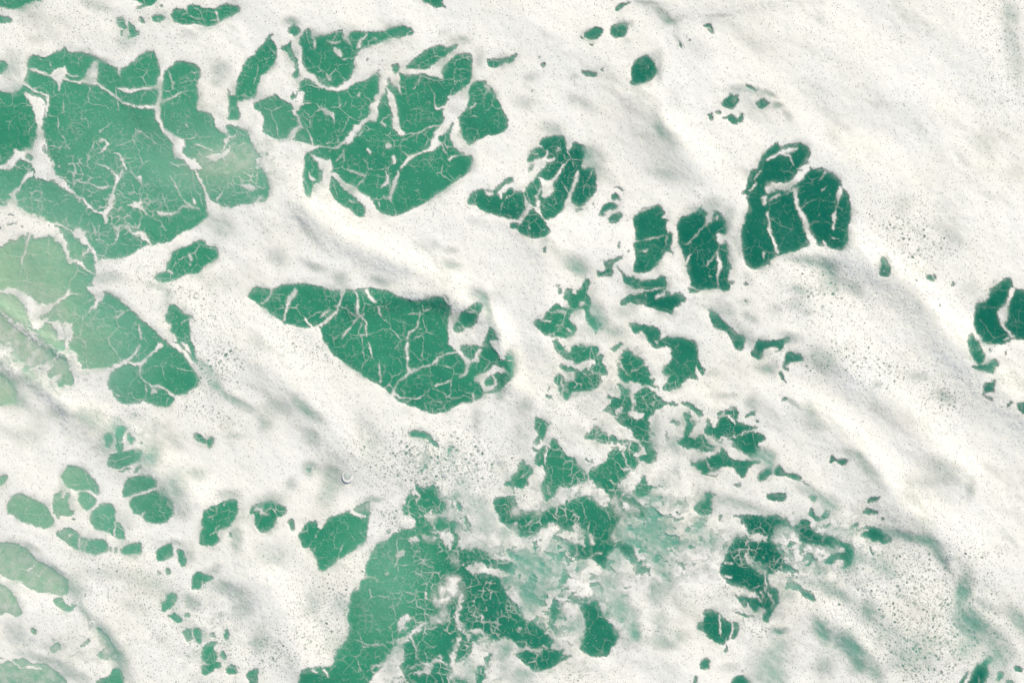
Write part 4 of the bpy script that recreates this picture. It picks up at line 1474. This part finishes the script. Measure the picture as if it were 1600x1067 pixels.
def water_material():
    m = bpy.data.materials.new("green_sea_water"); m.use_nodes = True; nt = m.node_tree
    p = nt.nodes["Principled BSDF"]; co = node(nt, "ShaderNodeTexCoord").outputs["Object"]
    milk_glow = attr(nt, "milk_glow")
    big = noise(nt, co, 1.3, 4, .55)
    f = math_n(nt, 'ADD', milk_glow, math_n(nt, 'MULTIPLY', math_n(nt, 'SUBTRACT', big, .5), .3))
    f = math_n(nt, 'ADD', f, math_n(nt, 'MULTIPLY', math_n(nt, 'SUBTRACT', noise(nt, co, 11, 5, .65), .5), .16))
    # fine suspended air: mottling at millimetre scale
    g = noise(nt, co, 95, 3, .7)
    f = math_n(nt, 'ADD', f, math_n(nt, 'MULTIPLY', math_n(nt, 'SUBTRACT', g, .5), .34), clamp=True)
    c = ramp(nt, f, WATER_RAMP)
    # air beaten into the water under thin froth turns it pale and bluish
    c = mixc(nt, attr(nt, "aer"), c, AERATED)
    nt.links.new(c, p.inputs["Base Color"]); p.inputs["Roughness"].default_value = .25
    p.inputs["IOR"].default_value = 1.33
    b = node(nt, "ShaderNodeBump"); b.inputs["Strength"].default_value = .5; b.inputs["Distance"].default_value = .01
    nt.links.new(noise(nt, co, 14, 4, .6), b.inputs["Height"]); nt.links.new(b.outputs[0], p.inputs["Normal"])
    return m

def foam_material():
    m = bpy.data.materials.new("white_sea_foam"); m.use_nodes = True; nt = m.node_tree
    p = nt.nodes["Principled BSDF"]; out = nt.nodes["Material Output"]
    co = node(nt, "ShaderNodeTexCoord").outputs["Object"]
    opac, dens, thin = attr(nt, "opacity"), attr(nt, "dens"), attr(nt, "thin")
    # open bubbles of three sizes; 'dens' says how many a place has
    hole = None; rims = None
    for px, rmax, thr, k in ((2.2, .55, .66, .16), (4.0, .52, .93, .26), (7.5, .42, .985, .24), (14.0, .32, 1.02, .13)):
        d, r1, r2 = voro(nt, co, 1 / (px * S))
        lim = math_n(nt, 'SUBTRACT', thr, math_n(nt, 'MULTIPLY', dens, k))
        on = math_n(nt, 'DIVIDE', math_n(nt, 'SUBTRACT', r1, lim), .35, clamp=True)
        rad = math_n(nt, 'MULTIPLY', on, rmax)
        h = math_n(nt, 'DIVIDE', math_n(nt, 'SUBTRACT', rad, d), .16, clamp=True)
        h = math_n(nt, 'MULTIPLY', h, math_n(nt, 'ADD', math_n(nt, 'MULTIPLY', r2, .55), .35 if px > 7 else .12 if px > 3 else .05))
        hole = h if hole is None else math_n(nt, 'MAXIMUM', hole, h)
        if px > 4:
            rim = math_n(nt, 'SUBTRACT', 1, math_n(nt, 'DIVIDE', math_n(nt, 'ABSOLUTE', math_n(nt, 'SUBTRACT', d, math_n(nt, 'ADD', rad, .08))), .14, clamp=True), clamp=True)
            rim = math_n(nt, 'MULTIPLY', rim, math_n(nt, 'GREATER_THAN', on, .05))
            rims = rim if rims is None else math_n(nt, 'MAXIMUM', rims, rim)
    # thin froth: the film breaks into fine grain before it vanishes
    grain = noise(nt, co, 210, 2, .7)
    mid = noise(nt, co, 18, 4, .6)
    w = math_n(nt, 'MULTIPLY', math_n(nt, 'MULTIPLY', opac, math_n(nt, 'SUBTRACT', 1, opac)), 2.2)
    a = math_n(nt, 'ADD', opac, math_n(nt, 'MULTIPLY', w, math_n(nt, 'ADD', math_n(nt, 'SUBTRACT', grain, .5), math_n(nt, 'MULTIPLY', math_n(nt, 'SUBTRACT', mid, .5), .6))), clamp=True)
    a = math_n(nt, 'MULTIPLY', a, math_n(nt, 'SUBTRACT', 1, math_n(nt, 'MULTIPLY', hole, .93)))
    # colour: white, a trace of sand in patches
    tint = noise(nt, co, 2.2, 5, .6)
    c = ramp(nt, tint, ((.3, FOAM_A), (.55, FOAM_B), (.75, FOAM_C)))
    nt.links.new(c, p.inputs["Base Color"]); p.inputs["Roughness"].default_value = .6
    p.inputs["Specular IOR Level"].default_value = .25
    hgt = math_n(nt, 'ADD', math_n(nt, 'MULTIPLY', noise(nt, co, 120, 3, .7), 1.0), math_n(nt, 'MULTIPLY', rims, .6))
    b = node(nt, "ShaderNodeBump"); b.inputs["Strength"].default_value = .4; b.inputs["Distance"].default_value = .002
    nt.links.new(hgt, b.inputs["Height"]); nt.links.new(b.outputs[0], p.inputs["Normal"])
    tr = node(nt, "ShaderNodeBsdfTransparent"); mx = node(nt, "ShaderNodeMixShader")
    nt.links.new(a, mx.inputs[0]); nt.links.new(tr.outputs[0], mx.inputs[1]); nt.links.new(p.outputs[0], mx.inputs[2])
    nt.links.new(mx.outputs[0], out.inputs["Surface"])
    return m

def lin(r, g, b): return tuple(((c / 255 + .055) / 1.055) ** 2.4 if c > 10 else c / 3294 for c in (r, g, b))
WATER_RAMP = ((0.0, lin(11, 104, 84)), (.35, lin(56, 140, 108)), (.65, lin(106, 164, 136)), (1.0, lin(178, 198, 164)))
FOAM_A, FOAM_B, FOAM_C = (.815, .82, .768), (.81, .808, .732), (.775, .76, .67)
AERATED = lin(114, 172, 152)

# ------------------------------------------------------------------ fields over the picture area, in photo pixels
cov, veil, thin, dens, rel = trace_fields()
LOW = gblur(cov[::2, ::2], 4)
thickmap = np.repeat(np.repeat(LOW, 2, 0), 2, 1)[:IH, :IW]
YY, XX = np.mgrid[0:IH, 0:IW].astype(np.float32)
def blob(x, y, rx, ry, deg=0.):
    a = math.radians(deg); X = XX - x; Y = YY - y
    return np.exp(-(((X * math.cos(a) + Y * math.sin(a)) / rx) ** 2 + ((-X * math.sin(a) + Y * math.cos(a)) / ry) ** 2))
# milkiness of the water: turbid at the left, where the lens-flare glow is painted in too, clear and deep at the right
milk_glow = .30 - .00018 * XX + .0 * YY
for x, y, rx, ry, d, v in MILK_GLOW: milk_glow = milk_glow + v * blob(x, y, rx, ry, d)
milk_glow = np.where(milk_glow > .6, .6 + .35 * (1 - np.exp(-(milk_glow - .6) / .35)), milk_glow)
# crests: (height px, half width px, x,y ...)
for h, w, pts in CRESTS:
    d = np.full((IH, IW), 1e9, np.float32)
    for i in range(len(pts) - 1):
        ax, ay = pts[i]; bx, by = pts[i + 1]; L = (bx - ax) ** 2 + (by - ay) ** 2
        t = np.clip(((XX - ax) * (bx - ax) + (YY - ay) * (by - ay)) / L, 0, 1)
        d = np.minimum(d, np.hypot(XX - ax - t * (bx - ax), YY - ay - t * (by - ay)))
    rel += h * np.exp(-(d / w) ** 2)
for h, soft, pts in BILLOWS:
    m = np.zeros((IH, IW), np.float32); r = raster_poly((IH, IW), smooth([(x, y, 0) for x, y in pts])); m[r[0]] = r[1]
    rel += h * gblur(m, soft)
core = gblur(cov, .9)
FIELDS = dict(cov=core, veil=gblur(veil, 4), thin=thin, dens=dens, rel=gblur(rel, 2), milk_glow=milk_glow.astype(np.float32), thick=thickmap, rim=gblur(cov, 2.6), aer=gblur(thin, 2))

def fold(v, n):
    """mirror coordinates back into the picture area, so the sea goes on beyond the frame"""
    p = 2.0 * (n - 1); v = np.mod(v, p); return np.where(v > n - 1, p - v, v)
def sample(f, x, y):
    x = np.clip(x, 0, IW - 1.001); y = np.clip(y, 0, IH - 1.001)
    xi = x.astype(np.int32); yi = y.astype(np.int32); u = (x - xi).astype(np.float32); v = (y - yi).astype(np.float32)
    return (f[yi, xi] * (1 - u) + f[yi, xi + 1] * u) * (1 - v) + (f[yi + 1, xi] * (1 - u) + f[yi + 1, xi + 1] * u) * v

def lines(n, step, reach, grow=1.05):
    c = list(np.arange(-12, n + 12, step)); s = step; hi = []; v = c[-1]
    while v < n + reach: s = min(s * grow, 7 if reach < 5000 else 1e9); v += s; hi.append(v)
    s = step; lo = []; v = c[0]
    while v > -reach: s = min(s * grow, 7 if reach < 5000 else 1e9); v -= s; lo.append(v)
    return np.array(lo[::-1] + c + hi, np.float64)

def place(X, Y):
    """warped, folded lookup coordinates for grid points"""
    out = np.maximum(np.maximum(-X, X - IW), np.maximum(-Y, Y - IH)); far = np.clip(out / 300, 0, 1); rg = 1 + 1.3 * np.clip(BUSY(X, Y) + BREAKUP(X, Y), 0, 1)
    wx = rg * 2.6 * fbm(X / 9, Y / 9, 3, 50) + .9 * perlin(X / 3.1, Y / 3.1, 53) + 1.8 * perlin(X / 24, Y / 24, 56) + far * 120 * perlin(X / 400, Y / 400, 60)
    wy = rg * 2.6 * fbm(X / 9, Y / 9, 3, 55) + .9 * perlin(X / 3.1, Y / 3.1, 54) + 1.8 * perlin(X / 24, Y / 24, 59) + far * 120 * perlin(X / 400, Y / 400, 62)
    return fold(X + wx, IW), fold(Y + wy, IH), far

def swell(X, Y, u, v):
    """height of the moving sea surface in photo pixels (shared by water and foam)"""
    a = math.radians(38); P = X * math.cos(a) + Y * math.sin(a); Q = -X * math.sin(a) + Y * math.cos(a)
    wob = 30 * perlin(X / 190, Y / 190, 3)
    h = 3.2 * perlin(P / 330, (Q + wob) / 110, 4) + 1.2 * perlin(P / 100, (Q + wob) / 58, 5) + .3 * fbm(P / 50, (Q + wob * .6) / 24, 2, 6)
    return h + RELIEF * sample(FIELDS['rel'], u, v)

def grid_mesh(name, X, Y, Z, keep, attrs, mat):
    ny, nx = X.shape
    idx = np.full(ny * nx, -1, np.int64)
    q = keep.ravel()
    fi = np.nonzero(q)[0]; r, c = fi // (nx - 1), fi % (nx - 1); a = r * nx + c
    quads = np.stack([a, a + nx, a + nx + 1, a + 1], 1)
    used = np.zeros(ny * nx, bool); used[quads.ravel()] = True; ui = np.nonzero(used)[0]; idx[ui] = np.arange(len(ui))
    quads = idx[quads]
    me = bpy.data.meshes.new(name)
    co = np.stack([(X.ravel()[ui] - IW / 2) * S, (IH / 2 - Y.ravel()[ui]) * S, Z.ravel()[ui] * S], 1).astype(np.float32)
    me.vertices.add(len(ui)); me.vertices.foreach_set("co", co.ravel())
    me.loops.add(quads.size); me.loops.foreach_set("vertex_index", quads.ravel().astype(np.int32))
    me.polygons.add(len(quads)); me.polygons.foreach_set("loop_start", np.arange(0, quads.size, 4, dtype=np.int32))
    me.polygons.foreach_set("use_smooth", np.ones(len(quads), bool))
    me.update(calc_edges=True)
    for k, v in attrs.items():
        at = me.attributes.new(k, 'FLOAT', 'POINT'); at.data.foreach_set("value", v.ravel()[ui].astype(np.float32))
    me.materials.append(mat)
    o = bpy.data.objects.new(name, me); scn.collection.objects.link(o); return o

# ------------------------------------------------------------------ water
xl, yl = lines(IW, 2.3, 40000, 1.045), lines(IH, 2.3, 40000, 1.045)
X, Y = np.meshgrid(xl, yl); u, v, far = place(X, Y)
fade = 1 - sstep(2000, 2600, np.maximum(np.abs(X - IW / 2), np.abs(Y - IH / 2)))
Zw = swell(X, Y, u, v) * fade - .9
mw = sample(FIELDS['milk_glow'], u, v) * fade + .2 * (1 - fade)
water = grid_mesh("sea_water", X, Y, Zw, np.ones((len(yl) - 1, len(xl) - 1), bool), dict(milk_glow=mw, aer=np.clip((sample(FIELDS['aer'], u, v) * AER + .4 * BREAKUP(X, Y) + .3 + .14 * sample(FIELDS['dens'], u, v)) * sstep(.08, .75, sample(FIELDS['thick'], u, v)), 0, .8) * fade), water_material())
water['kind'] = 'structure'; water['label'] = 'clear green sea water showing through the gaps in the foam'

# ------------------------------------------------------------------ foam
STEP = 1.15
xl, yl = lines(IW, STEP, 1500, 1.03), lines(IH, STEP, 1500, 1.03)
X, Y = np.meshgrid(xl, yl); X = X.astype(np.float32); Y = Y.astype(np.float32)
u, v, far = place(X, Y)
C = sample(FIELDS['cov'], u, v)
near = sample(FIELDS['thick'], u, v)
soft = 1.0 + .8 * sstep(-.3, .5, perlin(X / 40, Y / 40, 270))
C = np.clip((C - .5) * soft + .5 + .12 * fbm(X / 5, Y / 5, 2, 275) * (1 - np.abs(2 * C - 1)), 0, 1); C = np.where(C > .93, 1, np.where(C < .07, 0, C))
solid = C.copy()
# the finer web of strands over open water
def web(s, k, w, keepthr):
    wx, wy = 5 * perlin(X / 24, Y / 24, k + 1) + 1.6 * perlin(X / 7, Y / 7, k + 2) + .8 * perlin(X / 2.7, Y / 2.7, k + 5), 5 * perlin(X / 24, Y / 24, k + 3) + 1.6 * perlin(X / 7, Y / 7, k + 4) + .8 * perlin(X / 2.7, Y / 2.7, k + 6)
    e, _ = cell_edge((X + wx) / s, (Y * 1.0 + wy) / s, k)
    gate = sstep(keepthr, keepthr + .28, perlin(X / 34, Y / 34, k + 7) + .3 * perlin(X / 9, Y / 9, k + 8))
    ww = w * (.55 + .9 * np.clip(perlin(X / 11, Y / 11, k + 9) + .3, 0, 1))
    return np.clip(ww - e * s * .5 + .45, 0, 1) * gate
lace = np.maximum(web(44, 100, .55, -.15) * .5, web(21, 120, .36, -.02) * .34)
lace = np.maximum(lace, web(10, 140, .34, .1) * .24)
busy = BUSY(X, Y)
lace = np.maximum(lace, web(13, 160, .8, -.05) * .55 * busy)
_, f1 = cell_edge(X / 5.5, Y / 5.5, 170)
h = hsh(np.floor(X / 30).astype(np.int32), np.floor(Y / 30).astype(np.int32), 5)
film_n = sstep(-.05, .7, fbm(X / 16, Y / 16, 4, 240) + .15 * perlin(X / 70, Y / 70, 244))
fleck = np.clip(.17 - f1, 0, .1) * 10 * sstep(-.1, .5, perlin(X / 14, Y / 14, 175)) * .5
lace = np.maximum(lace, fleck * .8) * (1.1 - .65 * sstep(850, 1050, X) * (1 - busy))
V = sample(FIELDS['veil'], u, v) * np.clip(.9 + 1.5 * fbm(X / 14, Y / 14, 4, 180), 0, 1.4)
# skirts of sunken froth along the rims of the gaps
skirt = sstep(.12, .5, near) * film_n * .3
milky = sstep(.06, .62, sample(FIELDS['rim'], u, v)) * np.clip(.5 + .9 * fbm(X / 9, Y / 9, 3, 320) + .4 * perlin(X / 50, Y / 50, 325), 0, 1) * .62
skirt = np.maximum(skirt, milky)
TH = sample(FIELDS['thin'], u, v)
streak = np.clip(1 + .7 * fbm((X * .8 + Y * .6) / 26, (Y * .8 - X * .6) / 10, 4, 190), .3, 1.6)
body = C * (1 - np.clip(TH * streak * THIN, 0, .88))
# slow loss of cover over the mat, streaked along the wash
cloud = sstep(.22, .75, fbm((X * .8 + Y * .6) / 120, (Y * .8 - X * .6) / 45, 4, 200) + .12) * .27
# thinner and greener towards some of the holes
halo = (1 - sstep(.5, 1., near)) * sstep(-.25, .5, fbm(X / 40, Y / 40, 3, 210)) * .5
body = body * (1 - cloud) * (1 - halo)
# froth that is breaking up: mottled, half see-through
bz = BREAKUP(X, Y); bn = fbm(X / 30 + .4 * perlin(X / 12, Y / 12, 250), Y / 22 + .4 * perlin(X / 12, Y / 12, 251), 5, 252)
body = body * (1 - bz * .85 * sstep(-.3, .4, bn))
wx2, wy2 = 4 * fbm(X / 11, Y / 11, 3, 290), 4 * fbm(X / 11, Y / 11, 3, 295)
ce, _ = cell_edge((X + wx2) / 15, (Y + wy2) / 11, 300); ce2, _ = cell_edge((X + wx2) / 7, (Y + wy2) / 6, 310)
gate = sstep(-.02, .12, perlin(X / 26, Y / 26, 305) + .4 * perlin(X / 10, Y / 10, 306) - .12)
tear = sstep(.17, .25, fbm((X + 2 * wx2) / 24, (Y + 2 * wy2) / 16, 5, 307) + .22 * (ce - .2)) * (.75 + .25 * gate)
body = body * (1 - sstep(.25, .75, bz) * tear * .97)
bn2 = fbm(X / 13, Y / 13, 4, 260) + .25 * bn
body = body * (1 - bz * sstep(.34, .42, bn2) * .95)
op = np.maximum(np.maximum(body, V * (1 - C)), np.maximum(lace, skirt) * (1 - C))
op = np.where(op < .02, 0, op)
thick = .2 + 1.0 * sstep(.3, 1.0, near) * C + .1 * C
thick += C * sstep(.5, 1, near) * (.7 * fbm(X / 22, Y / 22, 4, 220))
Z = swell(X, Y, u, v) + thick
D = sample(FIELDS['dens'], u, v) + .35 * fbm(X / 70, Y / 70, 3, 230) + .15
keep = (op[:-1, :-1] + op[1:, :-1] + op[:-1, 1:] + op[1:, 1:]) > 0
attrs = dict(opacity=op, dens=D, thin=TH)
foam_mat = foam_material()

# loose clumps: connected pieces of foam that touch nothing else
own = np.zeros(keep.shape, bool)
def grid_index(x, y): return int(np.argmin(np.abs(yl - y))), int(np.argmin(np.abs(xl - x)))
def flood(x, y, cap=14000):
    m = solid > .45; i0, j0 = grid_index(x, y)
    w = 7; sub = m[i0 - w:i0 + w + 1, j0 - w:j0 + w + 1]
    if not sub.any(): return None
    ii, jj = np.nonzero(sub); k = np.argmin((ii - w) ** 2 + (jj - w) ** 2); s = (i0 - w + ii[k], j0 - w + jj[k])
    seen = {s}; q = deque([s])
    while q:
        i, j = q.popleft()
        for a, b in ((i + 1, j), (i - 1, j), (i, j + 1), (i, j - 1)):
            if (a, b) not in seen and 0 <= a < m.shape[0] and 0 <= b < m.shape[1] and m[a, b]:
                seen.add((a, b)); q.append((a, b))
        if len(seen) > cap: return None
    return seen
for x, y, label in CLUMPS:
    s = flood(x, y)
    if s is None: print("CLUMP joined to the mat:", x, y); continue
    if len(s) < 12: print("CLUMP tiny:", x, y, len(s)); continue
    a = np.zeros(solid.shape, bool); ii = np.array(list(s)); a[ii[:, 0], ii[:, 1]] = True
    for _ in range(2):
        b = a.copy(); b[1:] |= a[:-1]; b[:-1] |= a[1:]; b[:, 1:] |= a[:, :-1]; b[:, :-1] |= a[:, 1:]; a = b
    f = (a[:-1, :-1] & a[1:, :-1] & a[:-1, 1:] & a[1:, 1:]) & keep & ~own
    if f.sum() < 8: print('CLUMP taken:', x, y); continue
    own |= f
    o = grid_mesh("foam_clump", X, Y, Z, f, attrs, foam_mat)
    o['label'] = label; o['category'] = 'foam clump'; o['group'] = 'loose clumps of foam in the open water'
foam = grid_mesh("sea_foam", X, Y, Z, keep & ~own, attrs, foam_mat)
foam['kind'] = 'stuff'; foam['label'] = 'white bubbly foam sheet with lacy strands spread over green water'
print("foam faces", int(keep.sum()))

# ------------------------------------------------------------------ large single bubbles
def surf(x, y):
    i, j = grid_index(x, y); return float(Z[i, j]) * S
film = bpy.data.materials.new("bubble_film"); film.use_nodes = True
pf = film.node_tree.nodes["Principled BSDF"]; pf.inputs["Base Color"].default_value = (.62, .72, .68, 1)
pf.inputs["Roughness"].default_value = .05; pf.inputs["Alpha"].default_value = .3
collar = bpy.data.materials.new("bubble_collar"); collar.use_nodes = True
pc = collar.node_tree.nodes["Principled BSDF"]; pc.inputs["Base Color"].default_value = (.8, .79, .77, 1); pc.inputs["Roughness"].default_value = .6
nn = collar.node_tree.nodes.new("ShaderNodeTexNoise"); nn.inputs["Scale"].default_value = 160
bb = collar.node_tree.nodes.new("ShaderNodeBump"); bb.inputs["Strength"].default_value = .4; bb.inputs["Distance"].default_value = .003
collar.node_tree.links.new(nn.outputs[0], bb.inputs["Height"]); collar.node_tree.links.new(bb.outputs[0], pc.inputs["Normal"])
def mesh_obj(name, verts, faces, mat, parent):
    me = bpy.data.meshes.new(name); me.from_pydata(verts, [], faces); me.materials.append(mat)
    for p in me.polygons: p.use_smooth = True
    o = bpy.data.objects.new(name, me); scn.collection.objects.link(o); o.parent = parent; return o
def bubble(x, y, r, ring, label):
    root = bpy.data.objects.new("foam_bubble", None); scn.collection.objects.link(root)
    root.location = ((x - IW / 2) * S, (IH / 2 - y) * S, surf(x, y) + .5 * S); root.empty_display_size = .02
    root['label'] = label; root['category'] = 'bubble'; root['group'] = 'large single bubbles on the foam'
    R = r * S; n = 28; rs = np.random.RandomState(int(x * 7 + y)); ph = rs.rand(3) * 6.28
    wob = lambda t: 1 + .06 * math.cos(2 * t + ph[0]) + .04 * math.cos(3 * t + ph[1])
    vs, fs = [], []
    for k in range(7):                              # the dome of film
        el = k / 7 * math.pi / 2
        for j in range(n):
            t = j / n * 2 * math.pi; rr = R * math.cos(el) * wob(t); vs.append((rr * math.cos(t), rr * math.sin(t), R * .55 * math.sin(el)))
    vs.append((0, 0, R * .55))
    for k in range(6):
        for j in range(n): fs.append((k * n + j, k * n + (j + 1) % n, (k + 1) * n + (j + 1) % n, (k + 1) * n + j))
    for j in range(n): fs.append((6 * n + j, 6 * n + (j + 1) % n, 7 * n))
    mesh_obj("film_dome", vs, fs, film, root)
    vs, fs = [], []; T = ring * S; m = 8            # the raised collar of foam round it
    for j in range(n):
        t = j / n * 2 * math.pi; tt = T * .45 * (1 + .5 * math.cos(t + ph[2]))
        for i in range(m):
            a = i / m * 2 * math.pi; rr = R * wob(t) + tt * (.9 + math.cos(a)); vs.append((rr * math.cos(t), rr * math.sin(t), tt * .32 * math.sin(a)))
    for j in range(n):
        for i in range(m): fs.append((j * m + i, ((j + 1) % n) * m + i, ((j + 1) % n) * m + (i + 1) % m, j * m + (i + 1) % m))
    mesh_obj("foam_collar", vs, fs, collar, root)
for b in BUBBLES: bubble(*b)
